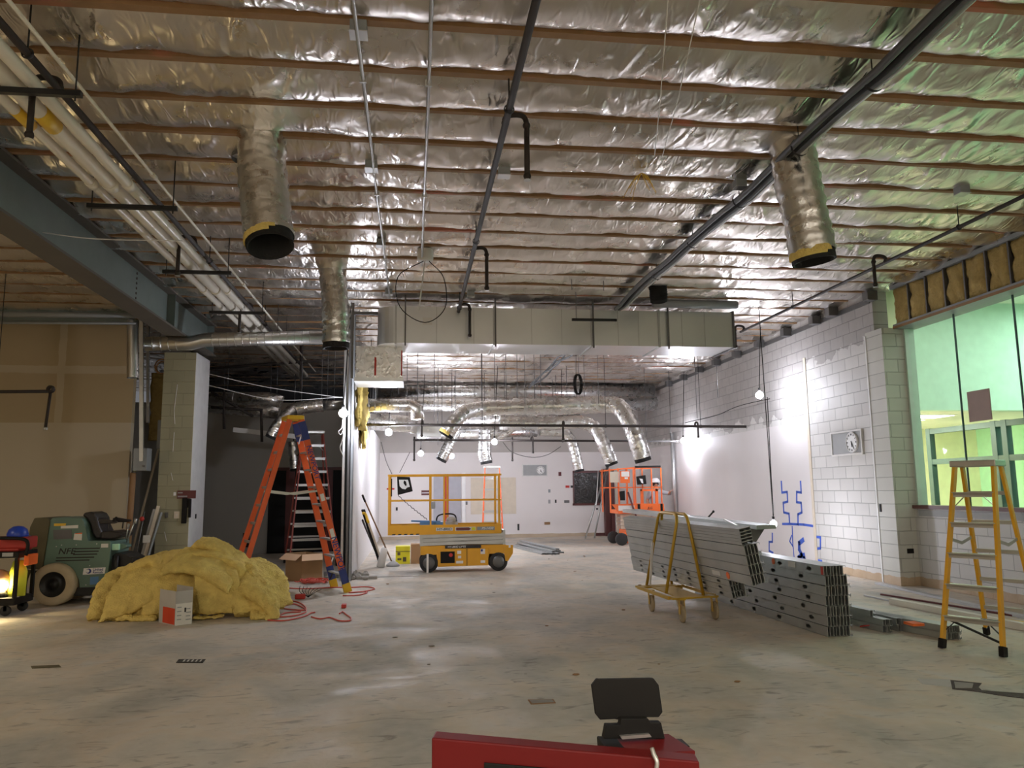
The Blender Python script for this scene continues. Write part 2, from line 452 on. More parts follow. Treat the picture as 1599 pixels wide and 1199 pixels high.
# walls
struct('wall_right', MB().bx(XR, XR+.25, 11.25, YB+.3, 0, 4.95), 'block_wall_right')
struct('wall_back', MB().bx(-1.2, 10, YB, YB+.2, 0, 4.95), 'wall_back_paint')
struct('wall_left', MB().bx(XL-.2, XL, YF, 26, 0, 4.95), 'drywall_tan')
struct('wall_front', MB().bx(XL-.2, 14.2, YF-.2, YF, 0, 4.95), 'drywall_white')
LW = 14.0
struct('wall_left_tan', MB().bx(XL, -4.86, LW, LW+.14, 0, 4.55), 'drywall_tan')
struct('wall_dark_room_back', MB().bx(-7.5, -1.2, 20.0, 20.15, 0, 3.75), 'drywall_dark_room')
struct('wall_dark_room_void', MB().bx(-7.5, -1.2, 23.5, 23.7, 0, 4.95), 'liner_void_black')  # added black wall, the unlit void's darkness put into its colour
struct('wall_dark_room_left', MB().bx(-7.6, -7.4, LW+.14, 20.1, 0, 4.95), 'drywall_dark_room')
struct('wall_behind_column', MB().bx(-5.1, -4.3, 15.35, 15.5, 0, 3.0), 'panel_grey')
# partition: drywall towards the bright bay, open stud end
struct('wall_partition', MB().prism([(13.6, 0), (YB, 0), (YB, 3.1), (17, 3.1), (15.2, 2.75), (14.0, 3.05), (13.6, 3.05)], 'x', -1.09, -1.06), 'drywall_partition')
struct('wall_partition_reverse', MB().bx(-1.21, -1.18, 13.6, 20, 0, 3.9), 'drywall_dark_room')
# pier and low wall under the window
PX2 = 7.58
struct('wall_pier', MB().bx(XR-.04, PX2+.15, 11.0, 11.45, 0, 3.95), 'block_pier')
struct('wall_under_window', MB().bx(PX2, PX2+.25, -1, 11.05, 0, 1.15), 'block_wall_right')
struct('wall_right_near', MB().bx(PX2, PX2+.25, YF, -1, 0, 4.95), 'block_wall_right')
wn = struct('window_1', MB().bx(PX2+.10, PX2+.112, -1, 11.0, 1.2, 4.0), 'window_glass')
part(MB().bx(PX2-.04, PX2+.22, -1, 11.0, 1.15, 1.2), 'window_sill', 'sill_brown', wn)
part(MB().bx(PX2-.012, PX2-.002, -1, 10.9, 1.04, 1.13), 'sill_apron', 'panel_grey', wn)
part(MB().bx(PX2+.04, PX2+.20, 10.96, 11.0, 1.2, 4.0), 'window_frame', 'soffit_teal', wn)
for y in (9.93, 8.82, 7.7, 6.6): part(MB().bx(PX2+.093, PX2+.119, y-.007, y+.007, 1.2, 4.0), 'glass_joint', 'frame_teal', wn)
# insulated bulkhead above the window
struct('trim_2', MB().bx(PX2-.12, PX2+.25, -1, 11.0, 3.93, 4.0), 'grey_paint')
struct('trim_3', MB().bx(PX2-.125, PX2-.12, -1, 11.0, 3.93, 3.97), 'wood_joist')
struct('trim_4', MB().bx(PX2-.13, PX2+.25, -1, 11.0, 4.56, 4.62), 'grey_paint')
struct('trim_5', MB().bx(PX2+.06, PX2+.25, -1, 11.0, 4.0, 4.95), 'white')
def puffy(name, label, c, size, m, group, seed, axis='x', cat='insulation', amp=.035):
    # fluffy batt filling a cavity; c = centre, size = (x, y, z)
    bm = bmesh.new(); bmesh.ops.create_cube(bm, size=1)
    bmesh.ops.subdivide_edges(bm, edges=bm.edges, cuts=9, use_grid_fill=True)
    o = MB(); c = Vector(c)
    bm.verts.ensure_lookup_table()
    for v in bm.verts:
        p = Vector((v.co.x*size[0], v.co.y*size[1], v.co.z*size[2])) + c
        q = p*7 + Vector((seed, seed*2, 0))
        d = noise.noise(q)*amp + noise.noise(q*2.7)*amp*.5
        n = v.co.normalized()
        edge = max(abs(v.co.y), abs(v.co.z))*2 if axis == 'x' else max(abs(v.co.x), abs(v.co.z))*2
        p += n*d; 
        if axis == 'x': p.x += (edge**3)*.03*(1 if v.co.x < 0 else 0)
        o.v.append(tuple(p))
    o.f = [tuple(v.index for v in f.verts) for f in bm.faces]; o.sm = [True]*len(o.f); bm.free()
    return tag(o.build(name, m), label, cat, group)
yy = 11.0; k = 0
while yy > 7.9:
    wdt = .405
    puffy('insulation_batt', 'tan glass wool batt packed between studs in the bulkhead over the window', (PX2-.02, yy-wdt/2, 4.28), (.17, wdt-.035, .56), 'fiberglass_brown', 'batts in the bulkhead over the window', k*3.1)
    tag(MB().bx(PX2-.115, PX2+.05, yy-wdt-.012, yy-wdt+.012, 4.0, 4.56).build('bulkhead_stud', 'galv_dark'), 'grey metal stud between the batts over the window', 'stud', 'studs in the bulkhead over the window')
    yy -= wdt; k += 1
# lit room behind the window
struct('wall_annex_soffit', MB().bx(PX2+.25, 14, 12.2, 12.4, 2.78, 4.95), 'soffit_teal')
struct('wall_annex_left', MB().bx(PX2+.0, PX2+.25, 11.45, 16.4, 0, 4.9), 'annex_cream')
struct('wall_annex_back', MB().bx(PX2, 14, 16.4, 16.6, 0, 2.9), 'annex_cream')
struct('ceiling_annex', MB().bx(PX2+.25, 14, 12.4, 16.6, 2.78, 2.85), 'annex_ceiling')
struct('ceiling_annex_near', MB().bx(PX2+.25, 14, -1, 12.3, 4.7, 4.8), 'annex_ceiling')
struct('wall_annex_right', MB().bx(13.0, 13.2, -1, 16.4, 0, 4.9), 'annex_green')
struct('wall_annex_front', MB().bx(PX2+.25, 13.2, -1.2, -1, 0, 4.9), 'annex_green')
sf = thing('storefront_partition', 'teal framed glazed partition in the lit room behind the window', 'partition', (10.2, 12, 0))
for z in (.05, 1.95, 2.55): part(MB().bx(10.16, 10.26, 5, 14.2, z-.05, z+.05), 'rail', 'frame_teal', sf)
for y in (14.15, 12.4, 12.15, 10.4, 8.7): part(MB().bx(10.155, 10.265, y-.06, y+.06, 0, 2.61), 'mullion', 'frame_teal', sf)
part(MB().bx(10.20, 10.212, 5, 14.1, .1, 2.5), 'glass_pane', 'window_glass', sf)
lp = thing('ceiling_light_panel', 'bright white ceiling light panel in the lit room behind the window', 'light', (9.2, 13.6, 2.77))
part(MB().bx(8.5, 9.9, 13.0, 13.6, 2.765, 2.779), 'diffuser', 'lens_glow', lp)
part(MB().bx(8.46, 9.94, 12.96, 13.64, 2.77, 2.783), 'frame', 'white', lp)
sq = MB().bx(PX2+.085, PX2+.098, 9.36, 9.78, 2.36, 2.78)
tag(sq.build('paper_sheet', 'glass_patch'), 'brownish square sheet stuck on the window glass above the yellow ladder', 'paper')
# joists
for i, y in enumerate(joistY):
    if y < 3.6: continue                                              # out of the frame
    wv = MB(); n = 14; pts = []
    x0 = XL; x1 = XR
    for q in range(n+1):
        x = x0 + (x1-x0)*q/n; dy = .010*noise.noise((x*.5, y, 1)); dz = .010*noise.noise((x*.7, y, 5))
        pts.append((x, dy, dz))
    hw = .024 + .005*noise.noise((0, y*3, 0)); vs = []
    if abs(y-(J0+JS)) < .01 or abs(y - J0) < .01: hw += .012
    for x, dy, dz in pts:
        for a, b in ((-hw, 0), (hw, 0), (hw, .11), (-hw, .11)): vs.append((x, y+dy+a, CZ+.005+dz+b))
    fs = [(q*4+a, q*4+(a+1) % 4, (q+1)*4+(a+1) % 4, (q+1)*4+a) for q in range(n) for a in range(4)]
    zone = 'nearer than the hanging foil ducts' if y < 6.4 else 'between the two big hanging ducts and the rectangular duct' if y < 12.2 else 'beyond the rectangular duct'
    tag(wv.add(vs, fs).build('ceiling_joist', 'wood_joist'), 'brown wooden ceiling joist ' + zone, 'joist', 'wooden joists ' + zone)
# hanger boxes along the right wall head
for px, py in ((1358, 462), (1298, 487), (1272, 500), (1227, 519), (1185, 537), (1150, 553), (1118, 566), (1092, 577), (1067, 589), (1044, 599)):
    p = atX(px, py, XR-.09)
    mb = MB().bx(p.x-.085, XR, p.y-.075, p.y+.075, p.z-.08, p.z+.07)
    tag(mb.build('joist_hanger', 'galv_dark', bevel=.004), 'dark metal joist hanger box at the head of the right block wall', 'bracket', 'joist hangers along the right block wall')
# steel ledger between boxes
struct('trim_6', MB().bx(XR-.02, XR, 11.3, YB, 4.42, 4.50), 'galv_dark')
struct('trim_7', MB().bx(XR-.012, XR-.002, 13.46, 13.54, 0, 3.9), 'patch_cream')
struct('trim_8', MB().bx(XR-.05, XR-.035, 11.43, 11.46, 0, 3.9), 'white')

# left beam, column
bm_ = thing('steel_beam', 'big grey-green primed steel I-beam crossing the left of the ceiling', 'beam', (-3.83, 5, 4.02))
part(MB().bx(-4.0, -3.68, -4.9, 14.7, 4.02, 4.05), 'bottom_flange', 'beam_shade_brown', bm_)
part(MB().bx(-4.0, -3.68, -4.9, 14.7, 4.57, 4.60), 'top_flange', 'beam_shade_brown', bm_)
part(MB().bx(-3.86, -3.82, -4.9, 14.7, 4.05, 4.57), 'web', 'beam_primer', bm_)
part(MB().bx(-3.82, -3.70, 12.25, 12.27, 4.05, 4.57).bx(-3.82, -3.70, 14.6, 14.62, 4.05, 4.57), 'stiffener', 'beam_primer', bm_)
hb = MB()
for i in range(7): hb.cyl((-3.822, 10.9, 4.10+i*.07), (-3.812, 10.9, 4.10+i*.07), .018, 8)
part(hb, 'bolt_holes', 'hole_dark', bm_)
struct('wall_column', MB().bx(-4.40, -3.86, 14.1, 15.0, 0, 3.98), 'block_column')
struct('trim_9', MB().bx(-3.86, -3.852, 14.1, 15.0, 0, 3.98), 'white')
# left rooms' low beam
struct('trim_10', MB().bx(XL, -4.86, 13.6, 13.9, 4.42, 4.6), 'beam_primer')

# ================================================================== pipes along the ceiling
def gooseneck(mb, x, y, z, dx, drop, r=.022, rise=.05):
    mb.tube(spline([(x, y, z), (x, y, z+rise), (x+dx*.25, y, z+rise+.03), (x+dx*.8, y, z+rise+.03), (x+dx, y, z+rise-.03), (x+dx, y, z-.1)], 4), r, 8)
    mb.cyl((x+dx, y, z-.05), (x+dx, y, z-drop), r, 8)
    for p in ((x, y, z+.01), (x+dx, y, z+.0), (x+dx, y, z-drop)): mb.sph(p, r*1.45, 8, 6)
def sprinkler(name, label, A, B, r, drops, hangers, m='black_pipe'):
    t = thing(name, label, 'pipe', ((A[0]+B[0])/2, (A[1]+B[1])/2, A[2]))
    part(MB().tube([A, B], r, 12), 'pipe', m, t)
    A = Vector(A); B = Vector(B)
    for f, dx, drop in drops:
        p = A.lerp(B, f); mb = MB(); gooseneck(mb, p.x, p.y, p.z, dx, drop)
        d = part(mb, 'drop', 'black_pipe', t)
        part(MB().cyl((p.x+dx, p.y, p.z-drop-.03), (p.x+dx, p.y, p.z-drop+.01), .014, 8).cyl((p.x+dx, p.y, p.z-drop-.035), (p.x+dx, p.y, p.z-drop-.03), .03, 10), 'sprinkler_head', 'galv', d)
    for f in hangers:
        p = A.lerp(B, f); part(MB().cyl(p, (p.x, p.y, CZ+.05), .006, 6).lathe([(r+.006, -.015), (r+.014, 0), (r+.006, .015)], p, 'y', 12), 'hanger', 'black_metal', t)
    return t
def fY(y0, y1, y): return (y-y0)/(y1-y0)
sprinkler('sprinkler_pipe', 'dark sprinkler pipe down the middle of the foil ceiling', (.70, -4, 4.36), (.70, 12.15, 4.36), .028,
          [(fY(-4, 12.15, y), .17, .42) for y in (2.3, 5.70, 9.1, 12.0)], [fY(-4, 12.15, y) for y in (5.45, 8.6, 11.9)])
sprinkler('sprinkler_pipe', 'thin dark sprinkler pipe near the right block wall', (6.08, 1, 4.36), (6.02, 13.4, 4.36), .022,
          [(fY(1, 13.4, y), -.17, .3) for y in (8.95, 13.25)], [fY(1, 13.4, y) for y in (7.6, 11.4)])
sprinkler('sprinkler_pipe', 'dark sprinkler pipe hung beside the white pipes at upper left', (-2.42, -4, 4.28), (-2.50, 17.5, 4.28), .026,
          [(fY(-4, 17.5, y), -.17, .34) for y in (5.35, 8.75, 11.9)], [fY(-4, 17.5, y) for y in (4.9, 9.4, 13)])
p0 = atY(565, 663, 15.8); p1 = atY(1165, 666, 15.8)
sprinkler('sprinkler_pipe', 'upper of two level dark pipes crossing in front of the far ducts', (p0.x, 15.8, p0.z), (p1.x, 15.8, p1.z), .028,
          [(.15, -.02, .22), (.51, -.02, .28), (.86, .06, .22)], [.02, .3, .62, .875])
p0 = atY(647, 687, 19.5); p1 = atY(1060, 689, 19.5)
sprinkler('sprinkler_pipe', 'lower of two level dark pipes crossing in front of the far ducts', (p0.x, 19.5, p0.z), (p1.x, 19.5, p1.z), .028,
          [(.0, 0, .5), (.43, .05, .3), (.36, 0, .5)], [.1, .55, .97])
p0 = atY(-60, 612, 11.5); p1 = atY(79, 611, 11.5)
t = thing('sprinkler_pipe', 'dark pipe with a long drop in front of the tan wall at left', 'pipe', p1)
part(MB().tube([p0, p1], .024, 10), 'pipe', 'black_pipe', t); part(MB().lathe([(.02, -.03), (.055, -.02), (.055, .02), (.02, .03)], p1+Vector((0, 0, .03)), 'y', 14), 'elbow', 'black_pipe', t)
q1 = atY(71, 667, 11.5); part(MB().cyl(p1, q1, .02, 10), 'drop', 'black_pipe', t); part(MB().cyl(q1, q1-Vector((0, 0, .04)), .03, 10), 'sprinkler_head', 'galv', t)
part(MB().cyl((p0.x+.45, 11.5, p1.z), (p0.x+.45, 11.5, 4.65), .006, 6), 'hanger', 'black_metal', t)
p0 = atY(-60, 490, 12.6); p1 = atY(213, 493, 12.6)
tag(MB().tube([p0, p1], .045, 12).tube([p0-Vector((0, 0, .14)), p1-Vector((0, 0, .12))], .02, 8).build('pipe_run', 'grey_paint'), 'grey-green pipes running level above the tan wall at left', 'pipe')

# white pipe bundle on trapeze hangers
wx = [(-2.34, .014, 4.33), (-2.55, .045, 4.24), (-2.70, .06, 4.24), (-2.86, .04, 4.24)]
lab = ['thin pale pipe next to the dark sprinkler pipe at upper left', 'white pipe nearest the dark sprinkler pipe at upper left', 'thickest white pipe of the bundle at upper left, with yellow tape', 'white pipe of the upper left bundle nearest the steel beam']
for (x, r, z), lb in zip(wx, lab):
    t = thing('water_pipe', lb, 'pipe', (x, 6, z))
    part(MB().tube([(x, -4, z), (x, 18.5, z)], r, 14), 'pipe', 'white_pvc', t)
    if 'yellow' in lb or 'beam' in lb: part(MB().cyl((x, 5.6, z), (x, 5.85, z), r+.003, 14), 'tape_band', 'yellow_tape', t)
    for y in (3.3, 6.9, 10.6): part(MB().cyl((x, y, z), (x, y+.1, z), r+.008, 14), 'coupling', 'white_pvc', t)
for y in (5.15, 7.27, 9.45, 11.6, 13.8):
    t = thing('trapeze_hanger', 'black trapeze hanger under the white pipes, %s' % {5.15: 'nearest to the viewer', 7.27: 'second one back', 9.45: 'third one back', 11.6: 'fourth one back', 13.8: 'beyond the round duct'}[y], 'hanger', (-2.6, y, 4.15), 0, 'trapeze hangers under the white pipes')
    part(MB().bx(-3.02, -2.22, y-.02, y+.02, 4.13, 4.17), 'channel', 'black_metal', t)
    for x in (-2.98, -2.26): part(MB().cyl((x, y, 4.10), (x, y, 4.66), .006, 6), 'rod', 'black_metal', t)

# electrical conduits with boxes
for x, lb, ye in ((-.39, 'left of the two thin grey conduits on the foil ceiling', 11.9), (.09, 'right of the two thin grey conduits on the foil ceiling', 10.1)):
    t = thing('electrical_conduit', lb, 'conduit', (x, 6, 4.5))
    pts = [(x, -4, 4.5)] + [(x+.008*noise.noise((y, x*9, 0)), y, 4.5+.01*noise.noise((y, x, 4))) for y in range(-2, int(ye))] + [(x, ye, 4.5)]
    part(MB().tube(pts, .014, 8), 'tube', 'conduit', t)
    for y in (5.4, 7.6, 9.8): part(MB().bx(x-.025, x+.025, y-.01, y+.01, 4.48, 4.53), 'strap', 'galv', t)
for (px, py), lb in (((560, 50), 'on the left thin conduit, nearest to the viewer'), ((580, 262), 'on the left thin conduit, second one back'), ((595, 382), 'on the left thin conduit, third one back'), ((607, 458), 'on the left thin conduit, by the rectangular duct'),
                     ((787, 272), 'right of the middle sprinkler pipe'), ((1155, 290), 'left of the dark cable run'), ((1502, 300), 'hanging over the right sprinkler pipe'), ((735, 461), 'just above the rectangular duct')):
    p = atZ(px, py, 4.52); t = thing('junction_box', 'grey square junction box '+lb, 'junction box', p, 0, 'junction boxes on the ceiling')
    part(MB().bx(p.x-.055, p.x+.055, p.y-.055, p.y+.055, 4.50, 4.58), 'box', 'grey_paint', t, .004)
    part(MB().bx(p.x-.06, p.x+.06, p.y-.06, p.y+.06, 4.494, 4.50), 'cover', 'galv', t)
# round ceiling can with hanging wire
p = atZ(664, 404, 4.5); t = thing('ceiling_can', 'round pale ceiling can with a loop of wire hanging from the foil', 'light can', p)
part(MB().lathe([(0, -.03), (.10, -.03), (.105, 0), (.105, .12)], p, 'z', 20), 'can', 'off_white', t)
part(MB().tube(spline([p+Vector((-.02, 0, -.03)), p+Vector((-.35, 0, -.25)), p+Vector((-.32, 0, -.65)), p+Vector((0, 0, -.85)), p+Vector((.26, 0, -.65)), p+Vector((.24, 0, -.25)), p+Vector((.05, 0, -.03))], 6), .006, 6), 'wire', 'black_plastic', t)
part(MB().tube([p, p+Vector((-.08, 0, -.7))], .008, 6), 'whip', 'off_white', t)
# bundled cables sweeping down the right half
cabs = [(-.05, .030, 'cable_grey'), (.0, .026, 'black_plastic'), (.045, .028, 'cable_grey'), (.09, .018, 'conduit')]
t = thing('cable_bundle', 'thick bundle of dark cables running across the right half of the foil ceiling', 'cable', (3.3, 6, 4.4))
for dx, r, m in cabs:
    pts = []
    y = -4
    while y < 12.1:
        pts.append((3.32+dx+.03*noise.noise((y*.45, dx*30, 0))+.02*math.sin(y*1.1), y, 4.42+.035*abs(math.sin(y*1.33))+.012*noise.noise((y, dx*40, 3)))); y += .35
    part(MB().tube(pts, r, 8), 'cable', m, t)
for y in (4.9, 6.0, 7.25, 8.6, 10): part(MB().cyl((3.32, y, 4.42), (3.32, y, 4.66), .005, 6).lathe([(.08, -.01), (.085, .01)], (3.33, y, 4.44), 'y', 14), 'strap', 'black_metal', t)
t = thing('cable_bundle', 'twisted cables sagging under the far ceiling beyond the rectangular duct', 'cable', (3.2, 15, 4.4))
for dx in (0, .06, -.05):
    part(MB().tube([(3.2+dx+.05*math.sin(y*2+dx*40), y, 4.35+.06*math.sin(y*1.7+dx*50)) for y in np.arange(12.7, 21, .25)], .022, 6), 'cable', 'cable_grey', t)

# hanging rods and wires
for i, (px, y, zb) in enumerate(((897, 11.0, 4.45), (948, 11.0, 4.45), (1024, 11.4, 4.45), (1122, 14, 3.2), (835, 16, 3.4), (900, 17, 3.3), (905, 17.5, 3.3), (935, 16, 3.3), (1008, 19, 2.8), (1088, 14, 2.8), (678, 17, 3.0), (752, 16, 3.35), (773, 16, 3.35), (820, 16, 3.3), (684, 19, 2.6))):
    p = atY(px, 640, y)
    tag(MB().cyl((p.x, y, zb), (p.x, y, 4.65), .006, 6).build('threaded_rod', 'galv_dark'), 'thin threaded rod hanging from the foil ceiling', 'rod', 'rods hanging from the foil ceiling')
for a, b in (((1043, 0), (1022, 245)), ((1093, 0), (1034, 245))):
    A = atZ(*a, 4.55); B = atZ(*b, 4.55); B.z = 4.55
    tag(MB().tube([A, (A+B)/2-Vector((0, 0, .06)), B], .004, 5).build('tie_wire', 'cable_white'), 'thin pale tie wire strung under the foil in the upper middle', 'wire', 'tie wires under the foil')
p = atZ(1002, 270, 4.55); mb = MB()
for k in range(14):
    a = random.uniform(0, 2*PI); l = random.uniform(.10, .22)
    mb.tube(spline([p, p+Vector((math.cos(a)*l*.5, math.sin(a)*l*.5, -l*.4)), p+Vector((math.cos(a)*l, math.sin(a)*l*.6, -l*1.2))], 3), .003, 4)
tag(mb.build('loose_wires', 'yellow_tape'), 'small tuft of loose yellowish wires hanging from a joist', 'wire')
for pts, lb, m, r in (([(0, 351), (60, 362), (150, 373), (285, 376)], 'thin pale wire strung across the steel beam at left', 'cable_white', .006),):
    P = [atY(*q, 8.2) for q in pts]; P[0] = atY(-60, 345, 8.2)
    tag(MB().tube(spline(P, 4), r, 5).build('string_wire', m), lb, 'wire')
t = thing('string_wire', 'two thin white wires sagging between the column and the partition', 'wire', atY(327, 600, 14))
part(MB().tube(spline([atY(327, 584, 14.2), atY(420, 605, 14), atY(535, 621, 13.7)], 6), .006, 5), 'wire', 'cable_white', t)
part(MB().tube(spline([atY(327, 602, 14.2), atY(430, 624, 14), atY(535, 620, 13.7)], 6), .006, 5), 'wire', 'cable_white', t)
t = thing('wire_coil', 'coiled dark wire hanging in the far bay below the rectangular duct', 'wire', atY(901, 600, 14))
c = atY(901, 600, 14)
mb = MB()
for k in range(3): mb.tube([c+Vector((.07*math.cos(a)+.02*k, .03*math.cos(a), .19*math.sin(a))) for a in np.linspace(0, 2*PI, 22)], .010, 5)
part(mb, 'coil', 'black_plastic', t); part(MB().tube([c+Vector((0, 0, .18)), (c.x, c.y, 4.6)], .005, 5), 'tail', 'black_plastic', t)
t = thing('angle_bracket', 'black flat bar hung in front of the rectangular duct', 'bracket', atY(928, 499, 11.6))
a = atY(893, 499, 11.6); b = atY(963, 500, 11.6); part(MB().bar(a, b, .04, .04), 'bar', 'black_metal', t); part(MB().cyl(a.lerp(b, .1), (a.lerp(b, .1).x, a.y, CZ+.04), .006, 6), 'hanger_rod', 'galv_dark', t)

# ================================================================== ducts
def flex(name, label, path, r, liner='liner_void_black', m='foil_duct_wrap', group=None, cuff=None, wob=.05, n=26, step=10, open_end=True, mat_end='black_plastic'):
    P = spline(path, step); t = thing(name, label, 'duct', P[-1], 0, group)
    mb = MB(); rs = [r*(1+.035*math.sin(i*2.2)+random.uniform(-.02, .02)) for i in range(len(P))]
    mb.tube(P, rs, n, caps=False)
    mb.v = [tuple(Vector(v) + noise.noise_vector(Vector(v)*9)*r*.07) for v in mb.v]
    part(mb, 'jacket', m, t)
    d = (P[-1]-P[-2]).normalized()
    if open_end:
        part(MB().tube([P[-1]-d*.06, P[-1]+d*r*.42], [r*.95, r*.95], n, caps=False).tube([P[-1]+d*r*.42, P[-1]+d*r*.41, P[-1]-d*r*1.2], [r*.93, r*.86, r*.84], n, caps=False), 'inner_duct', liner, t)
        part(MB().tube([P[-1]-d*r*1.1, P[-1]-d*r*1.0], [r*.86, r*.86], n), 'inner_core', liner, t)
    if P[0].z < 4.3:
        for q in (P[1], P[len(P)//4]): part(MB().cyl(q, (q.x, q.y, CZ+.04), .007, 6), 'hanger_rod', 'galv_dark', t)
    if cuff:
        cm = MB().tube([P[-1]-d*.03, P[-1]+d*.03, P[-1]+d*r*.26], [r*1.0, r*1.04, r*.99], n, caps=False)
        cc = sum((Vector(v) for v in cm.v), Vector())/len(cm.v); k0 = len(cm.f); keep = []
        for i, fc in enumerate(cm.f):
            m_ = sum((Vector(cm.v[j]) for j in fc), Vector())/4 - cc
            if m_.x*cuff < .25*r and m_.y < .6*r: keep.append(i)
        cm.f = [cm.f[i] for i in keep]; cm.sm = [True]*len(keep)
        part(cm, 'insulation_cuff', 'fiberglass_yellow', t)
    return t
p = Vector((-1.24, 6.55, 0))
flex('flexible_duct', 'foil flexible duct hanging from the ceiling at left with a black open mouth', [(-1.36, 6.7, 4.75), (-1.34, 6.65, 4.35), (-1.28, 6.55, 3.95), (-1.22, 6.45, 3.62)], .205, group='flexible ducts hanging from the ceiling', cuff=True)
flex('flexible_duct', 'foil flexible duct hanging from the ceiling at right with a torn yellow rim', [(3.44, 6.35, 4.75), (3.46, 6.33, 4.35), (3.50, 6.3, 3.95), (3.55, 6.3, 3.58)], .20, group='flexible ducts hanging from the ceiling', cuff=True)
flex('flexible_duct', 'smaller foil flexible duct hanging left of the rectangular duct', [(-1.16, 10.7, 4.7), (-1.12, 10.65, 4.3), (-1.08, 10.6, 3.95), (-1.07, 10.6, 3.52)], .185, group='flexible ducts hanging from the ceiling')
t = thing('duct_collar', 'dark round metal collar sticking out beside the left hanging duct', 'duct', atY(390, 240, 7.0))
c = atY(390, 238, 7.0); part(MB().tube([c+Vector((0, 0, .12)), c+Vector((-.01, -.0, -.08))], .15, 20, caps=False), 'sleeve', 'galv_dark', t)
# rectangular trunk duct
t = thing('rectangular_duct', 'long rectangular sheet metal duct hung across the middle of the ceiling', 'duct', (2.4, 12.5, 3.83))
x0, x1 = -.30, 5.36; z0, z1 = 3.84, 4.44
part(MB().bx(x0, x1, 12.2, 13.1, z0, z1), 'duct_body', 'sheet_metal', t)
el = [(x0, 12.2)] + [(x0-.30*math.sin(a), 12.5-.30*math.cos(a)) for a in np.linspace(.15, PI/2, 7)] + [(x0-.30, 13.1), (x0, 13.1)]
part(MB().prism(el, 'z', z0, z1), 'elbow', 'sheet_metal', t)
for x in (-.30, 1.28, 2.9, 4.05): part(MB().bx(x-.015, x+.015, 12.17, 13.12, z0-.02, z1+.02), 'flange', 'galv', t)
for x in (.35, .95, 1.9, 2.4, 3.35, 3.7, 4.45, 4.85): part(MB().bx(x-.004, x+.004, 12.195, 12.2, z0, z1), 'seam', 'galv', t)
part(MB().bx(5.34, 5.37, 12.17, 13.12, z0-.02, z1+.02), 'end_cap', 'galv_dark', t)
part(MB().bx(.13, .28, 12.195, 12.199, 4.14, 4.26), 'label_patch', 'off_white', t)
for x in (-.15, 1.3, 2.92, 4.2): part(MB().bx(x-.012, x+.012, 12.14, 12.17, z0-.05, 4.65), 'hanger_strap', 'galv_dark', t)
tag(MB().tube([(3.9, 12.0, 4.52), (5.35, 12.0, 4.52)], .07, 14).build('pipe_insulated', 'grey_paint'), 'short dark insulated pipe lying above the right end of the rectangular duct', 'pipe')
flex('flexible_duct', 'short dark flexible duct stub over the rectangular duct beside the cables', [(3.75, 11.3, 4.7), (3.78, 11.35, 4.55), (3.80, 11.4, 4.46)], .14, m='black_plastic', n=18)
# foil-wrapped drop box at its left end, with the bare bottom
t = thing('duct_drop_box', 'foil-wrapped square duct dropping beneath the left end of the rectangular duct', 'duct', (-.6, 12.6, 3.25))
a = atY(556, 542, 12.6); b = atY(628, 596, 12.6)
mb = MB(); mb.bx(a.x, b.x, 12.6, 13.3, b.z+.06, a.z+.02); part(mb, 'wrap', 'foil_duct_wrap', t)
part(MB().bx(a.x-.02, b.x+.02, 12.55, 13.35, b.z, b.z+.06), 'bottom_plenum', 'sheet_metal', t)
part(MB().bx(b.x-.02, b.x, 12.58, 12.6, b.z+.1, a.z-.05), 'red_tape', 'print_red', t); part(MB().bx(a.x+.3, a.x+.33, 12.585, 12.6, b.z+.1, b.z+.4), 'red_tape', 'print_red', t)
part(MB().bar((a.x-.05, 12.5, 3.3), (a.x-.05, 12.5, 4.55), .04), 'support_angle', 'galv_dark', t)
part(MB().bar((a.x-.05, 12.5, 4.38), (a.x+.36, 12.5, 4.38), .05), 'frame_bar', 'galv_dark', t)
# spiral duct, left
def spiral(name, label, path, r, seam=.12, m='spiral_duct', caps=True, group=None):
    t = thing(name, label, 'duct', path[len(path)//2], 0, group)
    part(MB().tube(path, r, 24, caps), 'duct_tube', m, t)
    mb = MB()
    for a, b in zip(path[:-1], path[1:]):
        a = Vector(a); b = Vector(b); L = (b-a).length; n = int(L/seam); d = (b-a).normalized()
        for k in range(1, n): mb.tube([a+d*(k*seam), a+d*(k*seam+.012)], r+.004, 20)
    for q in (Vector(path[0]).lerp(Vector(path[1]), .3), Vector(path[-2]).lerp(Vector(path[-1]), .6)):
        part(MB().cyl(q, (q.x, q.y, CZ+.04), .007, 6), 'hanger_rod', 'galv_dark', t)
    if mb.v: part(mb, 'spiral_seam', m, t)['kind'] = 'stuff'
    return t
a = atY(228, 537, 12.9); e = atY(308, 536, 12.9); b = atY(507, 527, 12.9)
spiral('spiral_duct', 'shiny round spiral duct over the block column with an elbow', [a, e+Vector((-.1, 0, 0)), e+Vector((.12, 0, .06)), b], .115)
a = atY(207, 500, 12.8); b = atY(207, 590, 12.8)
t = thing('spiral_duct', 'short vertical round duct by the edge of the tan wall', 'duct', b)
part(MB().tube([a, b], .085, 20, caps=False), 'duct_tube', 'spiral_duct', t); part(MB().cyl(b+Vector((0, 0, .1)), b+Vector((0, 0, .12)), .08, 16), 'inner_core', 'liner_void_black', t)
for px, zt, zb, m, r in ((221, 500, 720, 'galv', .03), (231, 505, 660, 'galv_dark', .02)):
    a = atY(px, zt, 13.6); b = atY(px, zb, 13.6)
    tag(MB().bar(a, b, r*2, .05).build('wall_stud', m), ('wide' if r > .025 else 'narrow')+' metal channel rising by the open end of the tan wall', 'stud')
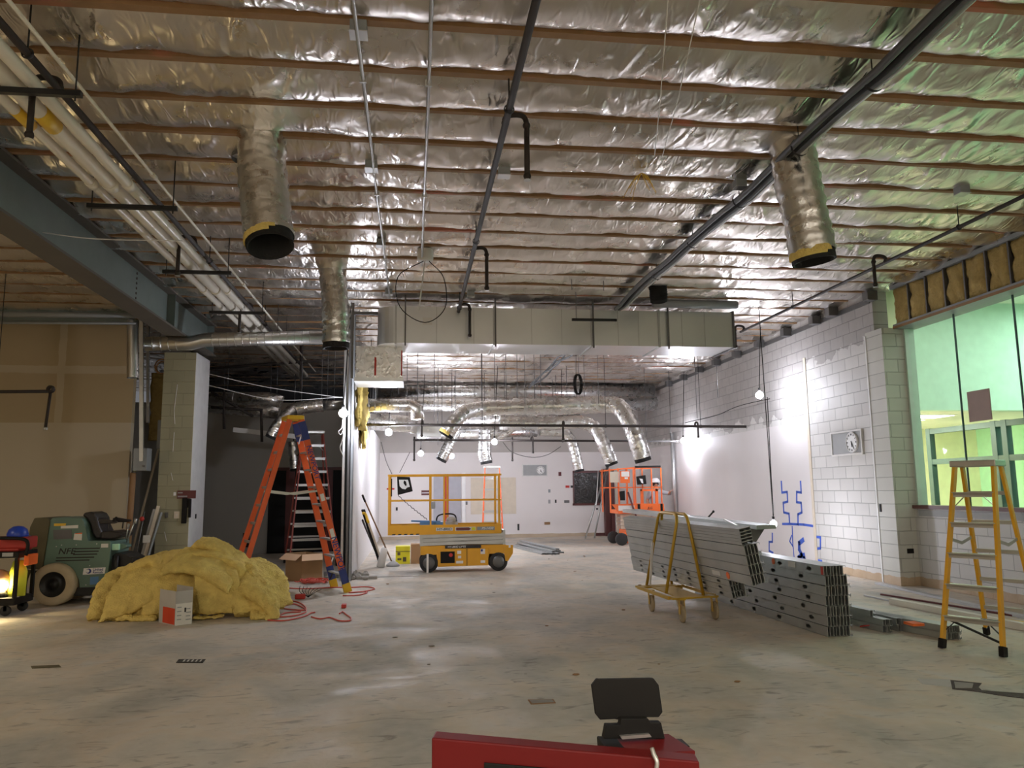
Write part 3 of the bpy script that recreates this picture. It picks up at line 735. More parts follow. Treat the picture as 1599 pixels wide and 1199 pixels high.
# far bay duct system
def D(*pts): return [atY(x, y, Y) for x, y, Y in pts]
flex('flexible_duct', 'large foil duct arching over the far bay, its left mouth hung with yellow insulation', D((850, 634, 16.5), (800, 636, 16.5), (755, 638, 16.5), (725, 645, 16.3), (706, 664, 16.2), (698, 676, 16.2)), .165, cuff=True)
flex('flexible_duct', 'rightmost foil flexible duct, curving down behind the orange lift', D((800, 635, 16.8), (880, 634, 16.8), (940, 632, 16.8), (967, 636, 16.6), (985, 662, 16.4), (996, 692, 16.3), (1003, 715, 16.3)), .19)
flex('flexible_duct', 'middle foil flexible duct curving down above the leaning conduits', D((780, 660, 19), (860, 661, 19), (905, 659, 19), (928, 668, 19), (941, 690, 18.8), (949, 709, 18.8), (954, 722, 18.8)), .17)
flex('flexible_duct', 'brightly lit short foil duct curving down above the dark back window', D((843, 673, 20.5), (865, 674, 20.5), (882, 676, 20.5), (893, 690, 20.5), (899, 712, 20.5), (904, 733, 20.5)), .14)
flex('flexible_duct', 'foil duct drooping in front of the back wall above the yellow scissor lift', D((712, 672, 20), (703, 690, 20), (696, 705, 20), (690, 716, 20)), .15)
flex('flexible_duct', 'foil duct hanging straight down over the distant orange ladder', D((757, 672, 20), (757, 690, 20), (757, 708, 20), (759, 720, 20)), .165)
flex('flexible_duct', 'thin shiny foil duct slanting across the far bay', D((838, 648, 20.4), (815, 662, 20.4), (792, 677, 20.4), (778, 686, 20.4)), .06, open_end=False, n=12)
t = spiral('spiral_duct', 'white round duct with an elbow in the upper left of the far bay', [atY(566, 633, 15.6), atY(640, 633, 15.6), atY(651, 638, 15.6), atY(652, 655, 15.6)], .135, m='foil_duct_wrap')
spiral('wrapped_duct', 'level wrapped duct low in the upper left of the far bay', [atY(570, 658, 17.5), atY(610, 660, 17.5), atY(652, 664, 17.5)], .19, m='foil_duct_wrap')
spiral('wrapped_duct', 'long wrapped trunk duct high against the back wall ceiling', [atY(588, 612, 22.3), atY(800, 611, 22.3), atY(1020, 611, 22.3)], .21, 1.2, m='foil_duct_wrap')
spiral('wrapped_duct', 'long wrapped duct crossing just under the highest far duct', [atY(588, 631, 21.0), atY(700, 631, 21.0), atY(1024, 630, 21.0)], .20, 1.0, m='foil_duct_wrap')
spiral('wrapped_duct', 'lower long wrapped duct behind the arched far ducts', [atY(716, 655, 21.5), atY(800, 655, 21.5), atY(905, 655, 21.5)], .16, 1.0, m='foil_duct_wrap')
spiral('wrapped_duct', 'lowest wrapped duct with a pinkish sheen behind the level pipes', [atY(650, 676, 21.8), atY(760, 676, 21.8), atY(838, 673, 21.8)], .17, 1.0, m='foil_duct_wrap')
p = atY(670, 672, 18.5); t = thing('fan_box', 'grey-green metal box behind the level pipes in the far bay', 'box', p)
part(MB().bx(p.x-.28, p.x+.3, 18.5, 19.1, p.z-.15, p.z+.17), 'housing', 'sheet_metal', t, .01)
part(MB().bx(p.x-.05, p.x+.0, 18.49, 18.5, p.z-.02, p.z+.03), 'outlet', 'white', t)
# dark room ducts
flex('flexible_duct', 'foil flexible duct in the dark room bending down left of the orange ladder top', D((505, 633, 16), (475, 636, 16), (458, 640, 16), (445, 652, 15.8), (432, 668, 15.8), (425, 681, 15.8)), .13)
spiral('spiral_duct', 'round duct running level behind the lamp in the dark room', [atY(500, 633, 16.2), atY(536, 633, 16.2)], .10)
spiral('wrapped_duct', 'dusty wrapped duct with a bend across the back of the dark room', [atY(327, 622, 17), atY(420, 622, 17), atY(440, 628, 17)], .14, .5, m='foil_duct_wrap')
spiral('wrapped_duct', 'dim lower duct across the back of the dark room', [atY(327, 634, 18.5), atY(400, 640, 18.5), atY(436, 644, 18.5)], .16, .5, m='foil_duct_wrap')
flex('flexible_duct', 'small foil duct hanging behind the orange ladder in the dark room', D((458, 690, 18), (459, 710, 18), (461, 732, 18)), .12)
a = atY(365, 671, 17); b = atY(466, 682, 17)
tag(MB().bar(a, b, .12, .10).build('light_strip', 'off_white'), 'pale strip light channel hung level in the dark room', 'light')
t = thing('ceiling_angle_iron', 'dark diagonal pipes crossing the top of the dark room', 'pipe', atY(420, 590, 16))
for A, B in (((330, 612), (395, 650)), ((330, 636), (410, 640)), ((408, 640), (409, 690)), ((350, 612), (350, 670)), ((327, 575), (540, 560)), ((470, 540), (470, 615))):
    part(MB().cyl(atY(*A, 16.6), atY(*B, 16.6), .03, 8), 'pipe_piece', 'black_pipe', t)
# ================================================================== work lights
def bulb(name_label, p, r=.075, top=None, glow='bulb_glow'):
    t = thing('work_light', name_label, 'lamp', p)
    part(MB().sph(p, r, 14, 8), 'bulb', glow, t)
    part(MB().cyl(p+Vector((0, 0, r*.9)), p+Vector((0, 0, r+.07)), .022, 10), 'socket', 'black_plastic', t)
    if top is not None: part(MB().tube(spline([p+Vector((0, 0, r+.06)), (p+Vector(top))*.5+Vector((0, 0, r)), top], 4), .008, 6), 'cord', 'black_plastic', t)
    return t
for (px, py), Y, lb in (((1186, 617), 14, 'glaring bare work lamp high in front of the right block wall'), ((1067, 688), 19.6, 'glaring work lamp at the end of the lower level pipe by the right wall'),
                        ((536, 645), 12.7, 'glaring work lamp hung at the metal edge of the partition'), ((607, 675), 16, 'glaring work lamp below the white ducts in the far bay'),
                        ((657, 708), 20.5, 'glaring work lamp over the scissor lift, left of the drooping duct'), ((705, 712), 21, 'small glaring work lamp just right of the drooping duct'), ((772, 690), 19, 'glaring work lamp beside the straight hanging duct')):
    p = atY(px, py, Y); bulb(lb, p, .07, Vector((p.x+.1, p.y, 4.64)))
p = atY(1208, 818, 12.6); bulb('glaring work lamp hung low over the floor stack of studs', p, .055, Vector((p.x-.05, p.y, 4.64)))
t = thing('lamp_cord', 'tangled pale cord hanging under the lamp at the partition edge', 'cord', atY(536, 700, 12.7))
part(MB().tube(spline([atY(x, y, 12.7) for x, y in ((536, 655), (534, 668), (529, 674), (532, 679), (537, 672), (534, 690), (531, 700), (535, 710), (536, 713))], 5), .008, 6), 'cord', 'cable_white', t)
# hanging cords on the back wall and right wall
for pts, Y, lb in (([(595, 690), (603, 720), (612, 740)], 22, 'thin cord looping down at the far left above the scissor lift'), ([(785, 690), (800, 706), (830, 714), (855, 710), (876, 697)], 22, 'dark cord swagged across the back wall above the clock panel'),
                   ([(640, 706), (632, 722), (624, 738)], 22, 'thin cord slanting down beside the drooping foil duct'), ([(1198, 620), (1201, 680), (1204, 740), (1208, 805)], 13, 'thin cord dropping down the right wall to the low work lamp'),
                   ([(1070, 660), (1120, 648), (1160, 632), (1245, 614)], 15, 'cord strung along the right wall below the high work lamp')):
    P = [atY(*q, Y) for q in pts]; tag(MB().tube(spline(P, 5), .008, 5).build('hanging_cord', 'black_plastic'), lb, 'cord')

# ================================================================== ladders
def stepladder(name, label, c, rz, H, wf0, wf1, spread, steps, rail, top_m, foot_m, rungs_m='aluminium', rear_steps=True, rw=.07, extra=None):
    # local frame: x across, y from front feet (y=0) to rear feet (y=spread)
    t = thing(name, label, 'ladder', c, rz); g_ = .075 if spread > 1.2 else spread*.08; ya = spread*.5-g_; yb = spread*.5+g_
    def F(s, f): return Vector((s*(wf0+(wf1-wf0)*f)/2, ya*f, H*f))
    def B(s, f): return Vector((s*(wf0*.96+(wf1-wf0*.96)*f)/2, spread+(yb-spread)*f, H*f))
    for s in (-1, 1):
        r = part(MB().bar(F(s, .03), F(s, .985), .028, rw, (0, 1, 0)), 'front_rail', rail, t, .003, True)
        part(MB().bar(F(s, 0), F(s, .05), .05, .08, (0, 1, 0)), 'foot', foot_m, r, .004) if False else None
        part(MB().bar(F(s, 0), F(s, .05), .045, rw*1.25, (0, 1, 0)), 'foot', foot_m, t, .004, True)
        part(MB().bar(B(s, .03), B(s, .985), .028, rw*.8, (0, 1, 0)), 'rear_rail', rail, t, .003, True)
        part(MB().bar(B(s, 0), B(s, .05), .045, rw, (0, 1, 0)), 'foot', foot_m, t, .004, True)
        a = F(s, .58); b = B(s, .58); mid = (a+b)/2-Vector((0, 0, .05)); part(MB().bar(a, mid, .006, .03).bar(mid, b, .006, .03), 'spreader', rungs_m, t, 0, True)
    for k in range(1, steps+1):
        f = k/(steps+1); a = F(-1, f); b = F(1, f)
        part(MB().bx(a.x, b.x, a.y-.035, a.y+.045, a.z-.012, a.z+.012).bx(a.x, b.x, a.y-.035, a.y-.028, a.z-.035, a.z), 'step', rungs_m, t, 0, True)
        if k in (1, steps): part(MB().bar(a+Vector((.01, 0, -.12)), a+Vector((.12, 0, -.01)), .02, .006).bar(b+Vector((-.01, 0, -.12)), b+Vector((-.12, 0, -.01)), .02, .006), 'brace', rungs_m if k > 1 else 'black_metal', t, 0, True)
        if rear_steps:
            a = B(-1, f); b = B(1, f); part(MB().bx(a.x, b.x, a.y-.012, a.y+.012, a.z-.018, a.z+.018), 'rear_bar', rungs_m, t, 0, True)
    part(MB().bx(-wf1/2-.035, wf1/2+.035, ya-.05, yb+.05, H-.03, H+.03), 'top_cap', top_m, t, .008, True)
    return t, F, B
# yellow 6 ft ladder, right
A = atZ(1471, 1012); Bp = atZ(1567, 1026); cc = (A+Bp)/2; dv = (Bp-A); rz = math.atan2(dv.y, dv.x)
lad, F_, B_ = stepladder('stepladder', 'yellow fiberglass stepladder with a grey top standing under the window at right', (cc.x, cc.y, 0), rz, 1.70, dv.length*1.0, .34, 1.0, 5, 'yellow_fiberglass', 'aluminium', 'black_plastic')
part(MB().bar(F_(-1, .16), F_(1, .13)+Vector((0, 0, -.12)), .01, .02).bar(F_(1, .17), F_(.3, .17), .01, .02), 'lower_brace', 'black_metal', lad, 0, True)
# orange 10 ft ladder, left: seen side on
mf = (atZ(545, 926)+atZ(521, 916))/2
rf = mf + 1.62*Vector((-.925, -.38, 0))
ax = (rf-mf); rz = math.atan2(ax.y, ax.x)-PI/2
lad, F_, B_ = stepladder('stepladder', 'tall orange fiberglass stepladder with a yellow and blue top beside the partition', (mf.x, mf.y, 0), rz, 2.62, .70, .34, ax.length, 9, 'orange_fiberglass', 'yellow_plastic', 'yellow_plastic', rw=.095)
for s in (-1, 1):
    part(MB().bar(F_(s, .05), F_(s, .13), .034, .105, (0, 1, 0)), 'blue_boot', 'ladder_blue', lad, 0, True)
    part(MB().bar(F_(s, .87), F_(s, .975), .034, .105, (0, 1, 0)), 'blue_band', 'ladder_blue', lad, 0, True)
for f0, f1 in ((.30, .36), (.52, .56)): part(MB().bar(F_(-1, f0)+Vector((-.016, 0, 0)), F_(-1, f1)+Vector((-.016, 0, 0)), .003, .06, (0, 1, 0)), 'label', 'box_white', lad, 0, True)
def text_on(s_, name, m, parent, loc, xd, yd, size):
    o = text(s_, name, m, parent, (0, 0, 0), size, (0, 0, 0)); xd = xd.normalized(); yd = (yd-xd*yd.dot(xd)).normalized(); zd = xd.cross(yd)
    o.rotation_euler = Matrix((xd, yd, zd)).transposed().to_euler(); o.location = loc; return o
for f_, sz_ in ((.74, .11), (.20, .13)):
    xd_ = F_(-1, 0)-F_(-1, 1); text_on('NEWPORT', 'lettering', 'ladder_blue', lad, F_(-1, f_)+Vector((-.018, 0, 0)), xd_, Vector((0, -1, 0)), sz_)
lad_o = lad
# dark red ladder deep in the dark room
p = atZ(505, 880); stepladder('stepladder', 'tall dim red stepladder standing in the dark room behind the orange one', (-2.0, 16.2, 0), R(14), 2.75, .95, .40, 1.2, 9, 'red_fiberglass', 'aluminium', 'black_plastic')
# distant orange ladder
stepladder('stepladder', 'distant orange stepladder behind the scissor lift rails', (2.12, 21.0, 0), R(-6), 2.13, .60, .40, 1.1, 6, 'orange_fiberglass', 'aluminium', 'black_plastic')

# ================================================================== yellow scissor lift
YL = 14.55
def L_(px, py, dy=0): return atY(px, py, YL+dy)
t = thing('scissor_lift', 'yellow self-propelled scissor lift with railed platform parked in front of the back wall', 'scissor lift', (1.0, 14.9, 0))
D0, D1 = YL, YL+.72
def qx(px): return atY(px, 800, YL).x
def qz(py): return atY(700, py, YL).z
part(MB().prism([(qx(657), qz(856)), (qx(657), qz(852)), (qx(790), qz(852)), (qx(790), qz(866)), (qx(764), qz(866)), (qx(760), qz(884)), (qx(684), qz(885)), (qx(682), qz(866)), (qx(657), qz(866))], 'y', D0+.03, D1-.03), 'chassis', 'lift_yellow', t, .004)
part(MB().bx(qx(684), qx(762), D0-.0, D0+.03, qz(884), qz(857)), 'side_panel', 'lift_yellow', t, .004)
part(MB().bx(qx(688), qx(710), D0-.012, D0, qz(879), qz(861)), 'control_panel', 'black_plastic', t, .004)
part(MB().cyl((qx(704), D0-.012, qz(866.5)), (qx(704), D0-.02, qz(866.5)), .035, 14), 'stop_button', 'print_red', t)
part(MB().bx(qx(728.5), qx(729.3), D0-.006, D0, qz(884), qz(857)), 'door_seam', 'print_black', t)
part(MB().bx(qx(750), qx(757), D0-.004, D0, qz(866), qz(858)).bx(qx(714), qx(720), D0-.004, D0, qz(865), qz(860)).bx(qx(715), qx(720), D0-.004, D0, qz(872), qz(868)).bx(qx(712), qx(723), D0-.004, D0, qz(880), qz(876)).bx(qx(750), qx(757), D0-.004, D0, qz(880), qz(876)), 'decal', 'box_white', t)
part(MB().bx(qx(750.5), qx(753.5), D0-.006, D0-.003, qz(862), qz(858.5)), 'decal_flag', 'ladder_blue', t)
part(MB().bx(qx(695), qx(751), D0+.018, D0+.029, qz(856.5), qz(852)), 'name_strip', 'print_black', t)
text('HY-BRID LIFTS', 'lettering', 'box_white', t, (qx(713), D0+.016, qz(854.2)), .052, (PI/2, 0, 0), shear=.2)
wc = [(qx(670), D0+.02), (qx(778), D0+.02), (qx(670), D1-.12), (qx(778), D1-.12)]
for x, y in wc:
    part(MB().lathe([(0, 0), (.10, 0), (.11, .02), (.165, .0), (.172, .02), (.172, .10), (.165, .12), (0, .12)], (x, y, .172), 'y', 24), 'wheel', 'rubber', t)
    part(MB().lathe([(0, -.008), (.05, -.006), (.105, .0), (.11, .01)], (x, y, .172), 'y', 18), 'wheel_hub', 'galv_dark', t)
br = [(qx(787), qz(853)), (qx(794), qz(853)), (qx(794), qz(857)), (qx(797), qz(857)), (qx(797), qz(853)), (qx(801), qz(853)), (qx(800.5), qz(866)), (qx(793), qz(878)), (qx(789), qz(878)), (qx(787), qz(866))]
part(MB().prism(br, 'y', D0+.02, D0+.05), 'tow_bracket', 'lift_yellow', t)
part(MB().bx(qx(666.5), qx(669.5), D0-.03, D0-.01, 0.0, qz(864)), 'white_stake', 'box_white', t)
# folded scissor arms
zb, zt = qz(852), qz(834)
n = 3
for k in range(n):
    za = zb+(zt-zb)*k/n+.01; zc = zb+(zt-zb)*(k+1)/n-.01
    for y in (D0+.05, D1-.10):
        part(MB().bar((qx(658), y, za+.02), (qx(787), y, zc), .035, .055), 'scissor_arm', 'galv', t)
        part(MB().bar((qx(658), y+.045, zc), (qx(787), y+.045, za+.02), .035, .055), 'scissor_arm', 'galv', t)
part(MB().bx(qx(656), qx(660), D0+.03, D1-.03, zb, zt), 'end_post', 'galv', t); part(MB().bx(qx(785), qx(789), D0+.03, D1-.03, zb, zt+.06), 'end_post', 'galv', t)
part(MB().bx(qx(656), qx(788), D0, D1, qz(838), qz(833)), 'platform_frame', 'galv', t)
# deck, toe boards, rails
xa, xb = qx(606.5), qx(782); z0, z1 = qz(834), qz(819)
part(MB().bx(xa, xb, D0-.02, D1+.02, z0+.05, z0+.08), 'deck', 'galv_dark', t)
part(MB().bx(xa, xb, D0-.03, D0-.015, z0, z1), 'toe_board', 'lift_yellow', t)
part(MB().bx(xa, xb, D1+.015, D1+.03, z0, z1), 'toe_board', 'lift_yellow', t)
hz = MB()
for k in range(5): x = qx(612+k*9.3); hz.prism([(x, z0+.0), (x+.06, z0), (x+.075, z0+.02), (x+.015, z0+.02)], 'y', D0-.034, D0-.03)
part(hz, 'hazard_stripes', 'print_black', t)
part(MB().bx(qx(681), qx(707), D0-.034, D0-.03, qz(828.5), qz(823.5)), 'name_plate', 'off_white', t)
text('HY-BRID', 'lettering', 'print_black', t, (qx(693.5), D0-.036, qz(826)), .062, (PI/2, 0, 0), shear=.25, sx=1.15)
part(MB().bx(qx(711), qx(743), D0-.034, D0-.03, qz(829), qz(823)), 'sticker', 'off_white', t)
part(MB().prism([(qx(712), qz(828.3)), (qx(732), qz(828.3)), (qx(735), qz(826)), (qx(732), qz(823.7)), (qx(712), qz(823.7))], 'y', D0-.037, D0-.034), 'sticker_arrow', 'sign_maroon', t)
part(MB().bx(qx(736), qx(742), D0-.037, D0-.034, qz(828.3), qz(823.7)), 'sticker_end', 'box_yellow', t)
part(MB().bx(qx(744.5), qx(772), D0-.034, D0-.03, qz(828.5), qz(823)), 'name_plate', 'grey_paint', t)
text('PS-1430', 'lettering', 'box_white', t, (qx(760.5), D0-.036, qz(825.7)), .062, (PI/2, 0, 0), shear=.25, sx=1.05)
zr, zm = qz(741.5), qz(781)
for y in (D0, D1):
    part(MB().bar((xa, y, zr), (xb, y, zr), .035), 'top_rail', 'lift_yellow', t, .004)
    part(MB().bar((xa, y, zm), (xb, y, zm), .028), 'mid_rail', 'lift_yellow', t, .004)
for y in (D0+.0, D1):
    for px in (607.5, 672.5, 693.5 if y == D0 else 701, 779.5): part(MB().bar((qx(px), y, z1-.02), (qx(px), y, zr), .04 if px in (607.5, 779.5) else .032), 'post', 'lift_yellow', t, .004)
for x in (xa, xb):
    part(MB().bar((x, D0, zr), (x, D1, zr), .035), 'end_rail', 'lift_yellow', t); part(MB().bar((x, D0, zm), (x, D1, zm), .028), 'end_rail', 'lift_yellow', t)
    part(MB().bx(x-.008, x+.008, D0, D1, z0, z1), 'end_board', 'lift_yellow', t)
part(MB().bar((qx(611), D0+.01, zr-.06), (qx(611), D0+.01, zm+.08), .02), 'document_tube', 'black_plastic', t)
# control card hung on the rail
y = D0-.05
def X(px, py): p = L_(px, py, -.05); return (p.x, p.z)
cb = thing('control_box', 'black control board with a white cut-out hung on the lift rail', 'control box', (qx(628), y, qz(760)))
part(MB().prism([X(620, 744), (X(640, 745)), X(644.5, 767), X(621, 773)], 'y', y-.03, y), 'board', 'black_plastic', cb, .004)
part(MB().prism([X(623, 749), X(637, 749), X(640, 760), X(636, 761), X(633, 764), X(628, 763), X(624, 759)], 'y', y-.036, y-.03), 'plate', 'white', cb)
part(MB().prism([X(631, 750), X(634, 752), X(635, 758), X(633, 758.5), X(630, 754)], 'y', y-.045, y-.036), 'joystick', 'black_plastic', cb)
P = [L_(622+(667-622)*k/30, 773+(811-773)*(k/30)**.9 + 1.0*math.sin(k*1.9), -.03) for k in range(31)]
part(MB().tube(P, .006, 6), 'coil_cord', 'black_plastic', cb)
pc = thing('grey_pouch', 'small grey pouch strapped to the middle post of the scissor lift', 'pouch', (qx(676), D0-.03, qz(790)))
part(MB().bx(qx(673), qx(679.5), D0-.06, D0-.025, qz(794), qz(783)), 'pouch', 'panel_grey', pc, .006)
tb = thing('tool_bag', 'tool bag with a curved black handle on the scissor lift deck', 'bag', (qx(700), D0+.3, z0+.08))
part(MB().tube(spline([(qx(682), D0+.3, z0+.12), (qx(684), D0+.3, qz(807)), (qx(698), D0+.3, qz(803)), (qx(712), D0+.3, qz(806)), (qx(715), D0+.3, z0+.12)], 6), .014, 8), 'handle', 'black_plastic', tb)
part(MB().sph((qx(706), D0+.3, qz(813)), .10, 14, 8, (1, .8, .7)).bx(qx(697), qx(716), D0+.2, D0+.4, z0+.08, qz(815)), 'bag_body', 'box_grey', tb)
tag(MB().bar((qx(642), D0+.2, qz(813)), (qx(688), D0+.2, qz(815)), .05, .03).bx(qx(656), qx(692), D0+.1, D0+.3, z0+.08, qz(815)).build('blue_level', 'label_blue'), 'blue bar lying on the scissor lift deck', 'tool')

# ================================================================== orange lift and worker at the far right
YJ = 20.2
def jx(px): return atY(px, 780, YJ).x
def jz(py): return atY(990, py, YJ).z
def jp(pts, y0, y1): return MB().prism([(jx(a), jz(b)) for a, b in pts], 'y', y0, y1)
t = thing('orange_lift', 'orange vertical mast lift with a railed platform beside the right wall', 'lift', (jx(990), YJ+.4, 0))
J1 = YJ+.85
part(MB().bx(jx(965), jx(1034), YJ, J1, jz(802), jz(796)), 'platform_base', 'lift_orange', t, .006)
part(jp([(955, 787), (965, 800), (1037, 803), (1036, 787), (993, 786)], YJ-.02, YJ), 'toe_board', 'lift_orange', t)
part(MB().bx(jx(965), jx(990), YJ-.03, YJ-.02, jz(797), jz(789)), 'decal', 'off_white', t)
part(MB().bx(jx(995), jx(999), YJ-.03, YJ-.02, jz(798), jz(787)).bx(jx(1030.5), jx(1034), YJ-.03, YJ-.02, jz(798), jz(787)), 'vent', 'black_plastic', t)
text('JLG', 'lettering', 'print_black', t, (jx(1014), YJ-.03, jz(793.5)), .085, (PI/2, 0, 0), shear=.2)
for y in (YJ, J1):
    part(MB().bar((jx(950), y, jz(734)), (jx(993), y, jz(730)), .035).bar((jx(993), y, jz(730)), (jx(1033), y, jz(730)), .035), 'top_rail', 'lift_orange', t)
    part(MB().bar((jx(950), y, jz(761)), (jx(1034), y, jz(761)), .03), 'mid_rail', 'lift_orange', t)
    for px in (953, 966, 980, 992.5, 1004, 1033.5): part(MB().bar((jx(px), y, jz(800)), (jx(px), y, jz(731)), .03), 'post', 'lift_orange', t)
part(MB().bar((jx(993), YJ-.01, jz(729)), (jx(1033), YJ-.01, jz(728.5)), .05), 'rail_pad', 'black_plastic', t)
part(MB().bx(jx(969), jx(984), YJ-.03, YJ-.015, jz(754), jz(735)), 'sign_plate', 'lift_orange', t)
part(MB().bx(jx(971), jx(983), YJ-.035, YJ-.03, jz(744), jz(736)).bx(jx(976), jx(981), YJ-.035, YJ-.03, jz(748), jz(745)), 'decal', 'box_white', t)
part(MB().bx(jx(953), jx(967), YJ-.03, YJ-.015, jz(753), jz(736)), 'sign_plate', 'patch_cream', t)
part(jp([(994, 744), (1008, 742), (1009, 756), (995, 757)], YJ-.08, YJ-.03), 'control_box', 'black_plastic', t)
part(jp([(998, 747), (1003, 748), (1004, 755), (1001, 754)], YJ-.09, YJ-.08), 'decal', 'white', t)
part(jp([(967, 767), (975, 766), (975, 781), (968, 781)], YJ-.07, YJ-.02), 'cable_box', 'black_plastic', t)
part(MB().bar((jx(980), YJ-.05, jz(768)), (jx(994), YJ-.05, jz(814)), .04), 'support_arm', 'sign_maroon', t)
part(MB().bx(jx(1001), jx(1005), YJ, YJ+.06, jz(787), jz(764)).bx(jx(1024), jx(1028), YJ, YJ+.06, jz(787), jz(764)).bx(jx(1001), jx(1028), YJ, YJ+.06, jz(767), jz(764)), 'gate', 'lift_orange', t)
for k in range(4): part(MB().bar((jx(972), YJ+.2, jz(806+k*6)), (jx(1034), YJ+.2, jz(804+k*6)), .05, .07).bar((jx(972), J1-.2, jz(806+k*6)), (jx(1034), J1-.2, jz(804+k*6)), .05, .07), 'scissor_arm', 'patch_cream', t)
part(MB().bx(jx(978), jx(1036), YJ+.1, J1, .16, .40), 'chassis', 'lift_orange', t, .01)
part(MB().bx(jx(972), jx(980), YJ-.02, YJ+.12, .06, .34), 'fender', 'lift_orange', t, .01)
for x, y in ((jx(969), YJ-.05), (jx(1030), YJ-.05), (jx(969), J1-.05), (jx(1030), J1-.05)):
    part(MB().lathe([(0, 0), (.10, 0), (.16, .01), (.165, .03), (.165, .09), (.16, .11), (0, .11)], (x, y, .166), 'y', 20), 'wheel', 'rubber', t)
# vertical post he holds
a = atY(1049, 676, 20.9); b = Vector((atY(1056, 800, 20.9).x, 20.9, 0))
tag(MB().tube([(b.x, 20.9, 0), (a.x, 20.9, a.z)], .055, 14).build('mast_pole', 'galv'), 'upright grey pole gripped by the worker beside the right wall', 'pole')
# worker standing behind the lift
def skin(name, chain, edges, m, parent, sub=2, root=0):
    me = bpy.data.meshes.new(name); vs = [c[:3] for c in chain]; me.from_pydata(vs, edges, []); me.materials.append(MATS[m])
    o = bpy.data.objects.new(name, me); COL.objects.link(o); o.parent = parent
    md = o.modifiers.new('skin', 'SKIN'); md.use_smooth_shade = True
    for i, c in enumerate(chain):
        r = c[3]; o.data.skin_vertices[0].data[i].radius = (r, c[4] if len(c) > 4 else r)
        o.data.skin_vertices[0].data[i].use_root = (i == root)
    s = o.modifiers.new('sub', 'SUBSURF'); s.levels = sub; s.render_levels = sub
    me2 = bpy.data.meshes.new(name+'_mesh')
    bpy.context.view_layer.update()
    me2 = bpy.data.meshes.new_from_object(o.evaluated_get(bpy.context.evaluated_depsgraph_get()))
    me2.materials.clear(); me2.materials.append(MATS[m]); o.modifiers.clear(); o.data = me2; me2.name = name
    for p_ in me2.polygons: p_.use_smooth = True
    return o
wp = atY(1024, 760, 21.25); wt = thing('person', 'worker in grey shirt and white hard hat behind the orange lift, reaching for the pole', 'person', (wp.x, 21.25, 0))
hx = atY(1051, 767, 20.95) - Vector((wp.x, 21.25, 0))          # hand at the pole, local
hx.x -= .0
ch = [(0, 0, .93, .15, .11), (0, 0, 1.10, .14, .10), (0, -.01, 1.30, .17, .11), (0, -.01, 1.42, .10, .08), (0, -.01, 1.50, .055), (-.01, -.02, 1.57, .07, .08), (-.01, -.03, 1.66, .082, .095),
      (.18, -.01, 1.38, .06), (.34, -.12, 1.33, .045), (hx.x-.09, hx.y+.02, hx.z, .032), (hx.x-.04, hx.y, hx.z, .036, .02),
      (-.18, -.01, 1.38, .06), (-.26, .02, 1.14, .045), (-.22, -.12, .95, .035), (-.21, -.18, .90, .034, .02),
      (.09, 0, .86, .09), (.10, .01, .48, .062), (.11, .03, .10, .042), (.12, -.10, .05, .04),
      (-.09, 0, .86, .09), (-.10, .01, .48, .062), (-.11, .03, .10, .042), (-.12, -.10, .05, .04)]
ed = [(0, 1), (1, 2), (2, 3), (3, 4), (4, 5), (5, 6), (3, 7), (7, 8), (8, 9), (9, 10), (3, 11), (11, 12), (12, 13), (13, 14), (0, 15), (15, 16), (16, 17), (17, 18), (0, 19), (19, 20), (20, 21), (21, 22)]
body = skin('body', ch, ed, 'skin', wt)
fm = MB(); hp = Vector((hx.x-.02, hx.y, hx.z))
for k in range(4):                                              # fingers curled round the pole
    z = hx.z+.035-k*.022
    fm.tube(spline([(hx.x-.03, hx.y-.03, z), (hx.x+.02, hx.y-.055, z), (hx.x+.065, hx.y-.045, z), (hx.x+.075+.003*k, hx.y-.005, z)], 3), .010-.0008*k, 7)
fm.tube(spline([(hx.x-.04, hx.y+.01, hx.z+.02), (hx.x+.0, hx.y+.05, hx.z+.04), (hx.x+.05, hx.y+.055, hx.z+.05)], 3), .011, 7)
for k in range(4): fm.tube(spline([(-.215+.012*k-.02, -.19, .89), (-.215+.012*k-.02, -.21, .85), (-.215+.012*k-.02, -.19, .82)], 3), .008, 6)
part(fm, 'fingers', 'skin', wt, local=True)
sc = [(0, 0, .92, .165, .125), (0, 0, 1.10, .16, .12), (0, -.01, 1.30, .185, .125), (0, -.01, 1.43, .11, .09), (.18, -.01, 1.38, .075), (.30, -.09, 1.345, .06), (.40, -.15, 1.34, .055), (-.18, -.01, 1.38, .075), (-.25, .01, 1.18, .06)]
skin('shirt', sc, [(0, 1), (1, 2), (2, 3), (3, 4), (4, 5), (5, 6), (3, 7), (7, 8)], 'shirt_grey', wt)
skin('trousers', [(0, 0, .92, .16, .12), (.09, 0, .84, .10), (.10, .01, .48, .078), (.11, .03, .12, .065), (-.09, 0, .84, .10), (-.10, .01, .48, .078), (-.11, .03, .12, .065)], [(0, 1), (1, 2), (2, 3), (0, 4), (4, 5), (5, 6)], 'trousers_dark', wt)
hd = MB().lathe([(.128, -.01), (.122, .02), (.105, .07), (.06, .11), (0, .12)], (-.01, -.02, 1.665), 'z', 20).lathe([(.155, -.012), (.12, .002), (.118, -.012)], (-.01, -.04, 1.667), 'z', 20)
part(hd, 'hard_hat', 'white', wt, local=True)
part(MB().sph((-.01, .0, 1.62), .095, 12, 8, (1, 1.05, .9)), 'hair', 'hair_dark', wt, local=True)
fc = MB().sph((-.01, -.128, 1.60), .014, 8, 6, (1, 1.3, 1.4))
for s in (-1, 1): fc.sph((-.01+s*.088, -.02, 1.61), .02, 8, 6, (.5, 1, 1.4))
part(fc, 'face_features', 'skin', wt, local=True)
